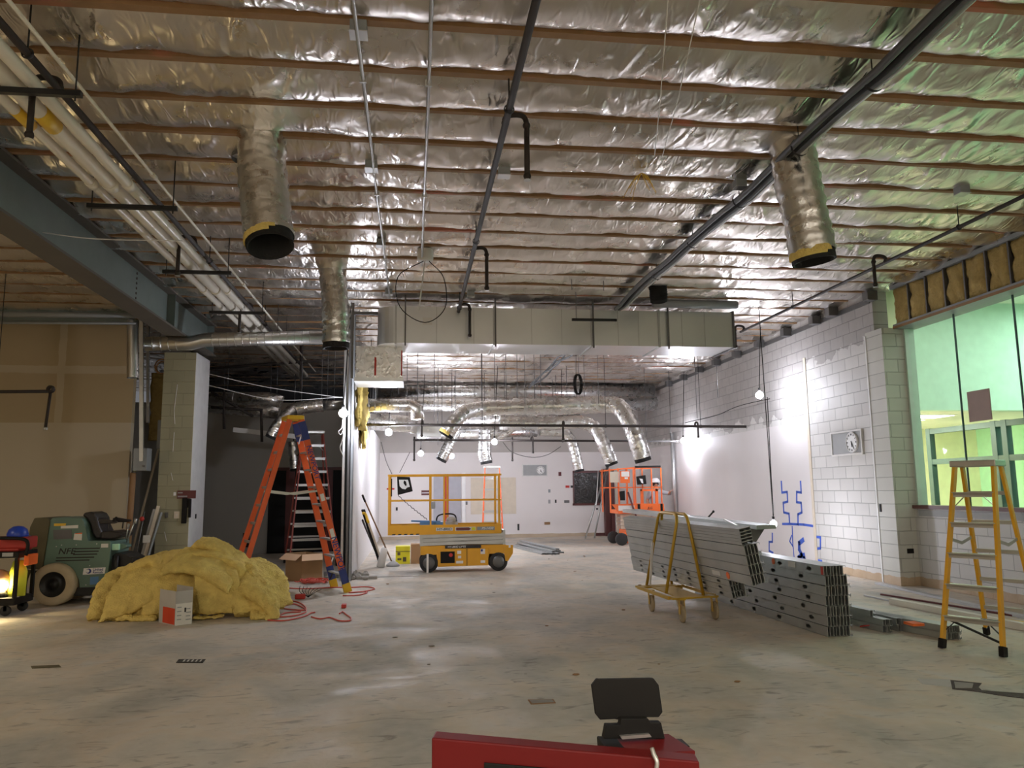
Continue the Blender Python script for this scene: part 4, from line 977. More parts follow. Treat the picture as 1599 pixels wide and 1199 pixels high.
part(MB().sph((-.045, -.115, 1.63), .009, 8, 6).sph((.025, -.115, 1.63), .009, 8, 6).bx(-.04, .02, -.122, -.115, 1.565, 1.57), 'eyes_and_mouth', 'print_black', wt, local=True)
part(MB().bx(.07, .17, -.16, -.02, 0, .09).bx(-.17, -.07, -.16, -.02, 0, .09).bx(.07, .17, -.04, .08, 0, .12).bx(-.17, -.07, -.04, .08, 0, .12), 'boots', 'kraft_brown', wt, .02, local=True)

# ================================================================== metal studs
def stud_mesh(L, web=.096, fl=.034, th=.0015, holes=True, hs=.61, first=.42):
    mb = MB()                                                     # along +y, web at x=0 facing -x
    ys = []; y = first
    while holes and y < L-.2: ys.append(y); y += hs
    cur = 0
    for c in ys:
        h = .07
        mb.add([(0, cur, 0), (0, c-h, 0), (0, c-h, web), (0, cur, web)], [(0, 1, 2, 3)])
        o = [(c-h, 0), (c+h, 0), (c+h, web), (c-h, web)]
        inn = []
        for k in range(12):
            a = -PI*3/4 + 2*PI*k/12; inn.append((c+.048*math.cos(a), web/2+.021*math.sin(a)*(web/.096)))
        vs = [(0, *p) for p in o] + [(0, *p) for p in inn]; fs = []
        for s_ in range(4):
            i0 = s_*3
            fs += [(s_, 4+i0 % 12, 4+(i0+1) % 12), (s_, 4+(i0+1) % 12, (s_+1) % 4), ((s_+1) % 4, 4+(i0+1) % 12, 4+(i0+2) % 12), ((s_+1) % 4, 4+(i0+2) % 12, 4+(i0+3) % 12)]
        mb.add(vs, fs); cur = c+h
    mb.add([(0, cur, 0), (0, L, 0), (0, L, web), (0, cur, web)], [(0, 1, 2, 3)])
    mb.bx(0, fl, 0, L, 0, th).bx(0, fl, 0, L, web-th, web)
    mb.bx(fl-th, fl, 0, L, 0, .007).bx(fl-th, fl, 0, L, web-.007, web)
    mb.bx(-.001, .004, 0, .004, 0, web).bx(fl-.003, fl, 0, .004, 0, .02).bx(fl-.003, fl, 0, .004, web-.02, web)
    me = bpy.data.meshes.new('metal_stud'); me.from_pydata(mb.v, [], mb.f); me.materials.append(MATS['galv_stud']); me.update()
    return me
def inst(me, label, cat, group, M, name='metal_stud'):
    o = bpy.data.objects.new(name, me); COL.objects.link(o); o.matrix_world = M; return tag(o, label, cat, group)
longs = [stud_mesh(3.4, first=f_) for f_ in (.36, .30, .44, .33, .40, .47, .28)]
ROWN = ['bottom', 'second lowest', 'third lowest', 'middle', 'third highest', 'second highest', 'top']
A = Vector((4.12, 7.50, 0)); dirv = (Vector((4.03, 10.13, 0))-A).normalized(); rz = math.atan2(dirv.y, dirv.x)-PI/2
RZ = Matrix.Rotation(rz, 4, 'Z')
off = [.0, .02, -.0, .03, .0, .03, .02]
for r in range(7):
    nn = 8 if r < 6 else 7
    for k in range(nn):
        jy = random.uniform(-.012, .012)+(-.05 if (r in (3, 6) and k < 0) else 0); jx_ = off[6-r]*.6
        M = Matrix.Translation(A) @ RZ @ Matrix.Translation((k*.0352+jx_*.5+(r % 2)*.006+(r % 3)*.003, jy+off[6-r], .002+r*.1))
        inst(longs[r], 'steel stud in the %s row of the tall floor stack' % ROWN[r], 'stud', 'studs in the %s row of the tall floor stack' % ROWN[r], M)
M0 = Matrix.Translation(A) @ RZ
def in_frame(mb, M): mb.v = [tuple(M @ Vector(v)) for v in mb.v]; return mb
tag(in_frame(MB().bx(.001-.006, -.002, .55, .70, .63, .69), M0).build('stack_label', 'off_white'), 'pale printed label on the top row of the floor stud stack', 'label')
tag(in_frame(MB().cyl((-.003, .43, .655), (-.005, .43, .655), .035, 14), M0 @ Matrix.Translation((0, .6, 0))).build('paint_dab', 'orange_paint'), 'orange paint dab on the floor stud stack', 'paint mark')
tag(in_frame(MB().bx(-.004, -.002, .01, .05, .61, .69), M0).build('red_tag', 'print_red'), 'red strip at the near end of the floor stud stack', 'tag')
# ---- cart (gold drywall trolley)
t = thing('drywall_cart', 'gold steel panel trolley on four casters carrying a leaning stack of studs', 'cart', (3.15, 9.25, 0))
def T(m, n_, *pts, r=.019): return part(MB().tube(spline(pts, 5), r, 10), n_, m, t)
C0 = Vector((2.98, 8.78, .27))
corners = [Vector((2.86, 8.60, .27)), Vector((3.44, 8.72, .27)), Vector((3.40, 9.72, .27)), Vector((2.80, 9.62, .27))]
part(MB().add([tuple(c) for c in corners]+[tuple(c+Vector((0, 0, .018))) for c in corners], [(0, 1, 2, 3), (7, 6, 5, 4), (0, 4, 5, 1), (1, 5, 6, 2), (2, 6, 7, 3), (3, 7, 4, 0)]) if False else MB().bar(corners[0], corners[3], .035).bar(corners[1], corners[2], .035), 'side_rail', 'cart_gold', t)
part(MB().bar(corners[0], corners[1], .16, .02), 'end_plate', 'cart_gold', t); part(MB().bar(corners[3], corners[2], .16, .02), 'end_plate', 'cart_gold', t)
part(MB().bar((3.12, 8.68, .27), (3.10, 9.66, .27), .30, .012), 'deck_plate', 'cart_gold', t)
zt = 1.19
def hoop(xb, xt, y0, y1, dy):
    P = [Vector((xb, y0, .27)), Vector((xt+(xb-xt)*.06, y0+dy, zt-.10)), Vector((xt, y0+dy+.03, zt-.03)), Vector((xt, y0+dy+.10, zt)), Vector((xt, y1-dy-.10, zt)), Vector((xt, y1-dy-.03, zt-.03)), Vector((xt+(xb-xt)*.06, y1-dy, zt-.10)), Vector((xb, y1, .27))]
    return part(MB().tube(P, .019, 10), 'hoop', 'cart_gold', t)
hoop(2.95, 3.13, 8.98, 9.75, .02); hoop(3.30, 3.17, 8.70, 9.80, .06)
part(MB().bar((2.95, 9.60, .30), (3.0, 9.60, .82), .024), 'level_stick', 'off_white', t)
for (px, py) in ((1018, 955), (1066, 972), (1117, 967), (1062, 950)):
    q = atZ(px, py); r = .10
    part(MB().lathe([(0, -.018), (.085, -.018), (r, -.012), (r, .012), (.085, .018), (0, .018)], (q.x, q.y, r), 'x', 22), 'caster_wheel', 'caster_tan', t)
    part(MB().bar((q.x-.03, q.y, .09), (q.x-.03, q.y+.02, .26), .006, .05).bar((q.x+.03, q.y, .09), (q.x+.03, q.y+.02, .26), .006, .05).bx(q.x-.035, q.x+.035, q.y-.03, q.y+.05, .245, .262), 'caster_fork', 'cart_gold', t)
# studs on the cart
A2 = Vector((3.12, 7.52, 0)); B2 = Vector((2.90, 11.15, 0)); dv = (B2-A2).normalized(); rz2 = math.atan2(dv.y, dv.x)-PI/2
lean = Matrix.Rotation(R(-10), 4, 'Y')
cartM = Matrix.Translation((A2.x+.28, A2.y, .325)) @ Matrix.Rotation(rz2, 4, 'Z') @ Matrix.Rotation(R(-11), 4, 'Y')
solid = stud_mesh(3.6, holes=False); short = stud_mesh(3.1, .064, .032, holes=True, first=.25, hs=.41); flat = stud_mesh(3.6, .064, .032, holes=False)
for r in range(3):
    for k in range(5): inst(short, 'narrow steel stud in the %s row of the low bundle on the gold cart' % ['bottom', 'middle', 'top'][r], 'stud', 'narrow studs, %s row of the low bundle' % ['bottom', 'middle', 'top'][r], cartM @ Matrix.Translation((k*.033-.0, .52+random.uniform(-.01, .01)+(.0 if k < 4 else -.06), r*.066)))
for r in range(4):
    for k in range(5): inst(solid, 'wide steel stud in the %s row leaning on the gold cart' % ['lowest', 'second lowest', 'second highest', 'highest'][r], 'stud', 'wide studs, %s row leaning on the cart' % ['lowest', 'second lowest', 'second highest', 'highest'][r], cartM @ Matrix.Translation((k*.0352+(r % 2)*.005, random.uniform(-.01, .01), .20+r*.1)))
for r in range(5):
    M = cartM @ Matrix.Translation((.004, .02+random.uniform(-.01, .02), .602+r*.0335)) @ Matrix.Translation((0, 0, .0325)) @ Matrix.Rotation(R(90), 4, 'Y')
    inst(flat, 'thin steel track laid flat on top of the leaning stack', 'track', 'flat tracks on the cart stack', M)
    inst(flat, 'thin steel track laid flat on top of the leaning stack', 'track', 'flat tracks on the cart stack', M @ Matrix.Translation((0, .01, .066)))
tag(in_frame(MB().bx(-.004, -.001, .68, .88, .225, .275), cartM).build('stack_label', 'off_white'), 'pale printed label on the leaning studs of the gold cart', 'label')
tag(in_frame(MB().cyl((-.001, .50, .25), (-.004, .50, .25), .038, 16), cartM).build('paint_dab', 'orange_paint'), 'orange paint dab on the leaning studs of the gold cart', 'paint mark')
# loose long pieces on the far side
for k, (a, b, hgt) in enumerate((((1197, 829), (985, 806), .10),)):
    P1 = atY(*a, 9.3); P2 = atY(*b, 12.6); P2.z = 1.13; P1.z = 1.0
    tag(MB().bar(P1, P2, .30, .05).build('steel_track', 'galv_stud'), 'long wide steel track lying behind the leaning stack', 'track')
a = atY(1163, 835, 9.6); tag(MB().prism([(a.x-.35, .98), (a.x+.30, 1.0), (a.x+.02, .62), (a.x-.25, .45)], 'y', 9.6, 9.66).build('steel_plate', 'galv_dark'), 'dark tapering metal plate behind the near end of the leaning stack', 'plate')
a = atY(1131, 811, 9.5); b = atY(1150, 820, 9.3); tag(MB().bar(a, b, .03, .012).build('metal_offcut', 'aluminium'), 'small bright metal offcut sticking up behind the leaning stack', 'offcut')
a = atY(1090, 812, 11); tag(MB().bar(a, a+Vector((.22, 0, .02)), .02).bar(a+Vector((.12, 0, 0)), a+Vector((.24, 0, .12)), .02).sph(a+Vector((.24, 0, .12)), .02, 8, 6).build('hand_tool', 'black_metal'), 'small dark hand tool lying on top of the leaning stack', 'tool')
# bundles on the floor beside the stack
def bundle(lab, grp, a, d, nx, nz, L, mesh, lift=0):
    a = Vector(a); rz = math.atan2(d[1], d[0])-PI/2
    for r in range(nz):
        for k in range(nx):
            inst(mesh, lab, 'stud', grp, Matrix.Translation(a) @ Matrix.Rotation(rz, 4, 'Z') @ Matrix.Translation((k*.034, random.uniform(-.02, .02), lift+.002+r*.066)))
s1 = stud_mesh(2.2, .064, .032, holes=False); s2 = stud_mesh(2.6, .064, .032, holes=False)
bundle('short steel stud in the low pile touching the tall floor stack', 'studs in the low pile by the stack', (4.80, 7.62, 0), (-.12, 1), 3, 2, 2.2, s1)
bundle('bright steel stud on top of the low pile touching the tall floor stack', 'studs topping the low pile', (4.76, 7.80, .135), (-.14, 1), 2, 1, 2.2, s1)
bundle('steel stud in the low pile second from the tall floor stack', 'studs in the second low pile', (4.98, 7.66, 0), (-.05, 1), 4, 2, 2.2, s1)
bundle('steel stud in the low pile under the yellow ladder', 'studs in the pile under the ladder', (5.18, 7.15, 0), (-.28, 1), 5, 2, 2.6, s2)
a = atZ(1419, 976, .13); tag(MB().bx(a.x-.02, a.x+.10, a.y-.1, a.y+.05, .135, .16).build('orange_wrapper', 'orange_paint'), 'orange tag on the low stud piles between stack and ladder', 'tag')
a = atZ(1365, 975, .02); mb = MB()
for k in range(5): mb.bar((a.x-.2+k*.09, a.y+random.uniform(-.1, .2), .02+.02*k), (a.x-.1+k*.09, a.y+random.uniform(-.2, .1), .05), .06, .01)
tag(mb.build('pink_scraps', 'bag_red'), 'crumpled pinkish red scraps between the stud piles', 'scrap')
# long pieces along the right wall
for (p, q, wd, h, m, lb) in (((1371, 912), (1640, 975), .10, .03, 'galv', 'long flat grey strip lying along the foot of the right wall'),
                             ((1393, 943), (1640, 992), .09, .07, 'white_pvc', 'long pale square tube on the floor behind the yellow ladder'),
                             ((1350, 931), (1610, 985), .03, .02, 'galv', 'thin steel rod on the floor beside the pale tube'), ((1376, 929), (1640, 972), .035, .02, 'sign_maroon', 'thin dark red rod lying behind the pale tube'),
                             ((1470, 955), (1640, 982), .05, .03, 'fiberglass_yellow', 'short yellowish strip lying between the long pieces behind the ladder')):
    a = atZ(*p); b = atZ(*q); a.z = b.z = h/2+.002
    tag(MB().bar(a, b, wd, h).build('floor_strip', m), lb, 'strip')
# stud pile in the far bay
pile = stud_mesh(3.2, .09, .034, holes=False)
for k, (px, py, dz) in enumerate(((875, 864, 0), (868, 866, 0), (861, 866, 0), (853, 866, 0), (846, 866, 0), (870, 864, .04), (862, 865, .04), (868, 864, .08))):
    a = atZ(px, py); d = Vector((-.62, 3.1, 0)).normalized(); rz = math.atan2(3.0, -.45)-PI/2+random.uniform(-.03, .03)
    inst(pile, 'bluish steel stud in the small pile on the far bay floor', 'stud', 'studs on the far bay floor', Matrix.Translation((a.x, a.y, dz+.036)) @ Matrix.Rotation(rz, 4, 'Z') @ Matrix.Rotation(R(90), 4, 'Y'))
# ================================================================== ride-on floor scraper
YS = 11.55
def sx(px): return atY(px, 870, YS).x
def sz(py): return atY(100, py, YS).z + .0
def sp(pts, y0, y1): return MB().prism([(sx(a), sz(b)) for a, b in pts], 'y', y0, y1)
t = thing('floor_scraper', 'teal ride-on floor scraper machine with tan tires parked by the tan wall', 'floor machine', (sx(110), YS+.35, 0))
SD = .72
part(sp([(68, 889), (74, 812), (78, 808), (123, 809), (128, 815), (133, 834), (136, 845), (171, 846), (172, 858), (169, 918), (127, 918), (125, 905), (119, 896), (110, 890), (100, 888)], YS, YS+SD), 'body', 'machine_teal', t, .008)
part(sp([(40, 886), (44, 822), (50, 808), (70, 808), (75, 813), (68, 889)], YS-.02, YS+SD+.02), 'counterweight', 'machine_olive', t, .012)
part(sp([(80, 827), (109, 827), (111, 841), (82, 842)], YS-.004, YS), 'grille', 'galv_dark', t)
part(sp([(81, 817), (100, 817), (99, 821), (81, 821)], YS-.004, YS), 'yellow_sticker', 'yellow_tape', t)
part(sp([(92, 821), (119, 820), (119, 825), (92, 825)], YS-.005, YS), 'grey_sticker', 'off_white', t)
part(sp([(114, 833), (126, 833), (126, 844), (113, 843)], YS-.004, YS), 'white_sticker', 'off_white', t)
part(sp([(115, 833), (126, 832), (126, 834), (115, 834)], YS-.006, YS-.004), 'sticker_head', 'orange_paint', t)
part(sp([(132, 888), (166, 887), (165, 897), (131, 898)], YS-.004, YS), 'logo_sticker', 'white', t)
part(MB().cyl((sx(140), YS-.006, sz(892.5)), (sx(140), YS-.004, sz(892.5)), .035, 16), 'logo_disc', 'ladder_blue', t)
part(MB().cyl((sx(138.6), YS-.008, sz(892.3)), (sx(138.6), YS-.006, sz(892.3)), .022, 16), 'logo_disc_inner', 'white', t)
text('United', 'lettering', 'ladder_blue', t, (sx(154.5), YS-.006, sz(890.2)), .05, (PI/2, 0, 0)); text('Rentals', 'lettering', 'ladder_blue', t, (sx(154.5), YS-.006, sz(894.8)), .046, (PI/2, 0, 0))
part(sp([(143, 902), (156, 901), (156, 913), (143, 914)], YS-.004, YS), 'blue_sticker', 'label_blue', t)
part(sp([(157, 850), (168, 850), (168, 856), (157, 856)], YS-.004, YS), 'grey_plate', 'off_white', t)
text('NFE', 'lettering', 'print_black', t, (sx(103.5), YS-.004, sz(861)), .115, (PI/2, 0, 0), shear=.2, sx=1.1)
st = MB()
for i, (a, b) in enumerate(((116, 155), (115, 153.5), (114, 151.5), (88, 147), (87.5, 140))):
    z = sz(857+i*4.5) if i < 3 else sz(870.8+(i-3)*4.3); st.bx(sx(a), sx(b), YS-.004, YS, z-.008, z+.008)
part(st, 'stripes', 'print_black', t)
sc_ = MB()
for px, py in ((87, 853), (95, 851), (118, 851), (150, 850), (84, 885), (90, 885), (141, 884), (137, 914), (161, 913)): sc_.cyl((sx(px), YS-.006, sz(py)), (sx(px), YS, sz(py)), .008, 8)
part(sc_, 'bolts', 'galv', t)
wz = .285
for x, y in ((sx(90), YS-.10), (sx(90), YS+SD-.12)):
    part(MB().lathe([(.17, .0), (.20, -.012), (.27, -.012), (.285, .02), (.285, .17), (.27, .2), (.17, .2)], (x, y, wz), 'y', 34), 'tire', 'tire_tan', t)
    part(MB().lathe([(0, .02), (.05, .02), (.055, .05), (.13, .06), (.165, .01), (.18, .01), (.18, .19), (0, .19)], (x, y, wz), 'y', 26), 'rim', 'black_metal', t)
part(MB().bx(sx(50), sx(140), YS+.1, YS+SD-.1, .10, .46), 'underframe', 'black_metal', t)
part(MB().bx(sx(119), sx(167), YS+.0, YS+SD, .12, sz(918)), 'skid', 'black_metal', t)
part(sp([(52, 897), (57, 897), (57, 911), (51, 911)], YS+.02, YS+.06), 'box_valve', 'grey_paint', t)
part(MB().tube(spline([(sx(48), YS-.01, sz(888)), (sx(44), YS-.03, sz(905)), (sx(43), YS-.02, sz(925)), (sx(46), YS, sz(938))], 5), .03, 8), 'hose', 'machine_olive', t)
# seat
part(sp([(118, 806), (121, 801), (130, 800), (138, 803), (143, 810), (146, 822), (152, 833), (150, 843), (142, 843), (136, 834), (131, 820), (126, 811)], YS+.12, YS+.58), 'seat_back', 'vinyl_black', t, .03)
part(sp([(150, 832), (166, 831), (178, 833), (184, 837), (181, 841), (168, 844), (150, 843)], YS+.10, YS+.60), 'seat_cushion', 'vinyl_black', t, .02)
for y in (YS+.07, YS+.61): part(MB().prism([(sx(145), sz(812)), (sx(152), sz(811)), (sx(174), sz(815)), (sx(177), sz(817)), (sx(172), sz(819)), (sx(150), sz(819))], 'y', y, y+.06).bar((sx(163), y+.03, sz(818)), (sx(162), y+.03, sz(830)), .02), 'armrest', 'vinyl_black', t, .01)
part(MB().bar((sx(170), YS+.07, sz(815)), (sx(176), YS+.07, sz(809)), .03), 'arm_control', 'black_plastic', t)
for (x0_, y0_, x1_, y1_) in ((188, 850, 201, 812), (187, 846, 190, 820)):
    part(MB().cyl((sx(x0_), YS+.2, sz(y0_)), (sx(x1_), YS+.2, sz(y1_)), .010, 8).cyl((sx(x1_)-(.01), YS+.2, sz(y1_+8)), (sx(x1_), YS+.2, sz(y1_)), .02, 8), 'control_lever', 'galv', t)
part(sp([(172, 853), (181, 850), (192, 853), (193, 857), (186, 860), (173, 862)], YS+.1, YS+.3), 'front_lamp_housing', 'machine_teal', t, .008)
part(MB().bx(sx(171), sx(183), YS+.05, YS+.1, sz(861), sz(851)), 'front_lamp', 'annex_green', t, .01)
mb = sp([(170, 872), (176, 866), (190, 868), (204, 876), (204, 887), (196, 897), (184, 905), (172, 920), (168, 922)], YS+.1, YS+.6)
mb.bar((sx(172), YS+.1, sz(915)), (sx(186), YS-.05, sz(896)), .04).bar((sx(200), YS+.1, sz(874)), (sx(221), YS+.1, sz(873)), .02).cyl((sx(180), YS+.05, sz(870)), (sx(180), YS+.05, sz(905)), .03, 10)
part(mb, 'cutter_arm', 'black_metal', t)
part(MB().bar((sx(168), YS+.05, .04), (sx(190), YS+.05, .04), .5, .03), 'scraper_blade', 'galv', t)

# ================================================================== utility cart at the left edge with the things on it
YC = 10.6
def cx_(px): return atY(px, 900, YC).x
def cz_(py): return atY(10, py, YC).z
t = thing('utility_cart', 'black two-shelf utility cart cut off by the left edge', 'cart', (cx_(-30), YC+.25, 0))
part(MB().bx(cx_(-75), cx_(27), YC, YC+.5, cz_(872), cz_(862)), 'top_shelf', 'black_plastic', t, .01)
part(MB().bx(cx_(-75), cx_(25), YC, YC+.5, cz_(946), cz_(934)), 'bottom_shelf', 'black_plastic', t, .01)
for x, y in ((cx_(23), YC+.03), (cx_(23), YC+.47), (cx_(-72), YC+.03), (cx_(-72), YC+.47)): part(MB().bar((x, y, cz_(940)), (x, y, cz_(862)), .04), 'post', 'black_plastic', t)
part(MB().tube(spline([(cx_(36), YC+.03, cz_(868)), (cx_(38), YC+.03, cz_(850)), (cx_(28), YC+.03, cz_(842)), (cx_(-10), YC+.03, cz_(840))], 5), .022, 10), 'handle', 'black_plastic', t)
part(MB().bx(cx_(1), cx_(18), YC-.004, YC, cz_(869), cz_(863)), 'badge', 'panel_grey', t)
for x, y in ((cx_(10), YC+.02), (cx_(10), YC+.45), (cx_(-70), YC+.02)): part(MB().lathe([(0, 0), (.06, 0), (.065, .02), (.06, .045), (0, .045)], (x, y, .065), 'y', 18).bx(x-.02, x+.02, y, y+.04, .06, cz_(946)+.01), 'caster', 'rubber', t)
zs = cz_(862)
tag(MB().bx(cx_(-55), cx_(22), YC+.06, YC+.44, zs, zs+.04).bx(cx_(-50), cx_(32), YC+.10, YC+.40, zs+.03, zs+.18).build('tool_bag', 'bag_red', bevel=.04), 'red bag lying on the black utility cart', 'bag')
hp = Vector((cx_(9), YC+.22, zs+.182))
t = thing('hard_hat', 'blue hard hat on the red bag at the left edge', 'hard hat', hp)
part(MB().lathe([(.12, .0), (.125, .03), (.105, .09), (.06, .125), (0, .135)], hp, 'z', 22), 'shell', 'hat_blue', t)
part(MB().lathe([(.155, .0), (.12, .008), (.115, -.0)], hp, 'z', 22), 'brim', 'hat_blue', t)
zb = cz_(934)
tag(MB().bx(cx_(32), cx_(40), YC+.05, YC+.3, cz_(884), cz_(867)).build('safety_vest', 'vest_orange', bevel=.01), 'orange cloth hanging at the right end of the utility cart', 'vest')
tag(MB().tube([(cx_(12), YC+.25, zb), (cx_(13), YC+.25, zb+.30), (cx_(12), YC+.25, zb+.44)], [.10, .10, .06], 18).build('jug', 'vest_lime'), 'lime yellow jug on the lower shelf of the utility cart', 'jug')
t = thing('floor_lamp_work', 'glowing warm work lamp inside the lower shelf of the utility cart', 'lamp', (cx_(-4), YC+.12, zb))
part(MB().sph((cx_(-4), YC+.12, zb+.14), .07, 14, 8), 'bulb', 'warm_glow', t); part(MB().lathe([(0, 0), (.08, 0), (.06, .05), (.03, .08), (0, .08)], (cx_(-4), YC+.12, zb), 'z', 16), 'base', 'black_plastic', t)
tag(MB().sph((cx_(-18), YC+.22, zb+.17), .19, 14, 9, (1, .8, .9)).build('rag_bundle', 'skin'), 'tan cloth bundle on the lower shelf of the utility cart', 'cloth')

# ================================================================== insulation pile
def batt(label, path, wdir, width, th, seed, m='fiberglass_yellow', amp=.05, group='yellow insulation batts heaped on the floor'):
    P = spline(path, 11); W = Vector(wdir).normalized(); n = len(P); nu, ring = 22, []
    vs = []
    for i, p in enumerate(P):
        d = (P[min(i+1, n-1)]-P[max(i-1, 0)]).normalized(); N = W.cross(d).normalized()
        for side in (1, -1):
            us = range(nu+1) if side == 1 else range(nu, -1, -1)
            for u in us:
                f = u/nu-.5; ed = 1-abs(f*2)**6*.45; endt = 1-(abs(i/(n-1)*2-1))**14*.5
                q = p + W*(f*width) + N*(side*th/2*ed*endt)
                nz = noise.noise_vector(q*4.2+Vector((seed, 0, 0)))*amp*.55 + noise.noise_vector(q*11+Vector((0, seed, 0)))*amp*.42 + noise.noise_vector(q*26)*amp*.36
                q = q + nz
                q.z = max(q.z, .004)
                vs.append(q)
    rn = 2*(nu+1)
    fs = [(i*rn+k, i*rn+(k+1) % rn, (i+1)*rn+(k+1) % rn, (i+1)*rn+k) for i in range(n-1) for k in range(rn)]
    for e, rev in ((0, True), (n-1, False)):
        for u in range(nu):
            q = (e*rn+u, e*rn+u+1, e*rn+rn-2-u, e*rn+rn-1-u); fs.append(q[::-1] if rev else q)
    return tag(MB().add(vs, fs, True).build('insulation_batt', m), label, 'insulation', group)
YI = 10.1
def ip(px, py, y): 
    p = atY(px, py, y); p.z = max(p.z, .03); return p
batt('yellow insulation batt draped down the front centre of the pile, behind the small box', [ip(318, 885, 10.7), ip(322, 883, 10.45), ip(333, 888, 10.2), ip(340, 905, 10.0), ip(342, 930, 9.93), ip(344, 958, 9.9)], (1, .12, 0), .50, .10, 1, amp=.035)
batt('yellow insulation batt folded over the top of the pile, sloping down to the right', [ip(268, 881, 10.15), ip(285, 874, 10.2), ip(320, 878, 10.2), ip(350, 892, 10.15), ip(368, 908, 10.05)], (.1, 1, .35), .62, .12, 2, amp=.035)
batt('upper yellow insulation batt lying across the top right of the pile', [ip(285, 868, 10.4), ip(320, 861, 10.5), ip(355, 868, 10.5), ip(380, 884, 10.4), ip(382, 900, 10.35)], (.1, 1, .1), .55, .13, 3, amp=.04)
batt('curled yellow insulation piece at the very top of the pile', [ip(309, 849, 10.55), ip(318, 846, 10.5), ip(335, 851, 10.5), ip(352, 859, 10.5), ip(362, 868, 10.45)], (.15, 1, .2), .34, .09, 4, amp=.04)
batt('ochre insulation batt slumped down the left front of the pile', [ip(256, 872, 10.6), ip(240, 880, 10.45), ip(225, 897, 10.25), ip(208, 925, 10.05), ip(198, 958, 9.95)], (1, .25, .35), .62, .13, 5, amp=.045)
batt('ochre insulation batt at the far left end of the pile', [ip(222, 882, 10.6), ip(196, 894, 10.5), ip(182, 912, 10.35), ip(172, 940, 10.2), ip(170, 962, 10.1)], (.8, .8, .1), .50, .13, 6, amp=.05)
batt('flat-topped insulation slab sticking up at the left shoulder of the pile', [ip(205, 892, 10.5), ip(225, 880, 10.5), ip(248, 872, 10.5), ip(258, 882, 10.45)], (.2, 1, .1), .45, .13, 7, amp=.03)
batt('crumpled insulation batt filling the middle behind the small box', [ip(262, 890, 10.4), ip(272, 905, 10.2), ip(276, 925, 10.1), ip(278, 958, 10.05)], (1, .1, 0), .80, .16, 8, amp=.06)
batt('yellow insulation batt bulging at the right of the pile', [ip(384, 880, 10.6), ip(400, 885, 10.5), ip(413, 898, 10.4), ip(425, 920, 10.25), ip(430, 950, 10.1)], (.6, 1, 0), .55, .14, 9, amp=.055)
batt('yellow insulation batt folded low at the right front of the pile', [ip(368, 912, 10.2), ip(385, 912, 10.1), ip(410, 925, 10.0), ip(425, 940, 9.95), ip(420, 962, 9.9)], (-.2, 1, .5), .50, .16, 10, amp=.05)
batt('low yellow insulation heap between the drape and the right end', [ip(374, 925, 10.15), ip(385, 935, 10.0), ip(392, 950, 9.95), ip(395, 962, 9.9)], (1, 0, 0), .42, .18, 11, amp=.05)
batt('low ochre insulation batt filling the gap left of the small box', [ip(200, 935, 10.35), ip(220, 945, 10.25), ip(240, 950, 10.2), ip(262, 950, 10.2)], (0, 1, .1), .4, .22, 21, amp=.04)
batt('hidden core batt under the yellow insulation heap', [ip(240, 930, 10.8), ip(290, 905, 10.8), ip(340, 900, 10.8), ip(395, 935, 10.8)], (0, 1, .1), .7, .30, 12, amp=.06)
batt('torn insulation shreds along the left front foot of the pile', [ip(168, 963, 10.1), ip(195, 966, 10.0), ip(225, 967, 9.95), ip(246, 966, 9.95)], (0, 1, .1), .22, .07, 13, amp=.05)
batt('pale torn insulation shreds at the right front foot of the pile', [ip(392, 955, 9.85), ip(405, 962, 9.8), ip(420, 963, 9.8), ip(434, 958, 9.9)], (0, 1, .3), .20, .09, 14, amp=.05)
batt('crumbs of insulation on the floor right of the small box', [ip(302, 969, 9.85), ip(325, 965, 9.9), ip(350, 966, 9.9)], (0, 1, 0), .12, .03, 15, amp=.04)

# small printed box in front of the pile
c0, c1, c2 = atZ(247, 972), atZ(273, 977), atZ(303, 971)
t = thing('printed_box', 'small open grey and white box with red print in front of the insulation pile', 'box', c1)
h = .39; e1 = (c0-c1); e2 = (c2-c1)
e1 = Vector((e1.x, .30, 0)); e2 = Vector((e2.x, .12, 0))
def wall(a, b, z0, z1, off=0, th=.006):
    n = Vector((b.y-a.y, -(b.x-a.x), 0)).normalized(); a = a+n*off; b = b+n*off
    return MB().prism([(a.x, a.y), (b.x, b.y), (b.x+n.x*th, b.y+n.y*th), (a.x+n.x*th, a.y+n.y*th)], 'z', z0, z1)
a0, a1, a2 = c1+e1, Vector(c1), c1+e2; a3 = c1+e1+e2
part(wall(a0, a1, 0, h*.62), 'left_side', 'box_grey', t); part(wall(a1, a2, 0, h*.62), 'front_side', 'box_white', t)
part(wall(a2, a3, 0, h*.62), 'right_side', 'box_grey', t); part(wall(a3, a0, 0, h*.62), 'back_side', 'box_grey', t)
part(wall(a0, a1, h*.62, h*.98), 'flap', 'box_grey', t); part(wall(a1, a2, h*.62, h*.98), 'flap', 'box_grey', t); part(wall(a2, a3, h*.62, h*1.06), 'flap', 'box_grey', t)
part(wall(a0.lerp(a1, .25), a1, .01, .19, .006, .002), 'red_print', 'box_red', t)
fr = MB()
for k in range(4): 
    q = wall(a1.lerp(a2, .08), a1.lerp(a2, .34), .06+k*.045, .07+k*.045, .007, .002); fr.add(q.v, q.f)
    q = wall(a1.lerp(a2, .62), a1.lerp(a2, .93-.05*(k % 2)), .05+k*.04, .06+k*.04, .007, .002); fr.add(q.v, q.f)
part(fr, 'print_lines', 'panel_grey', t)
q = wall(a1.lerp(a2, .52), a1.lerp(a2, .62), .14, .19, .007, .002); part(q, 'print_mark', 'print_black', t)
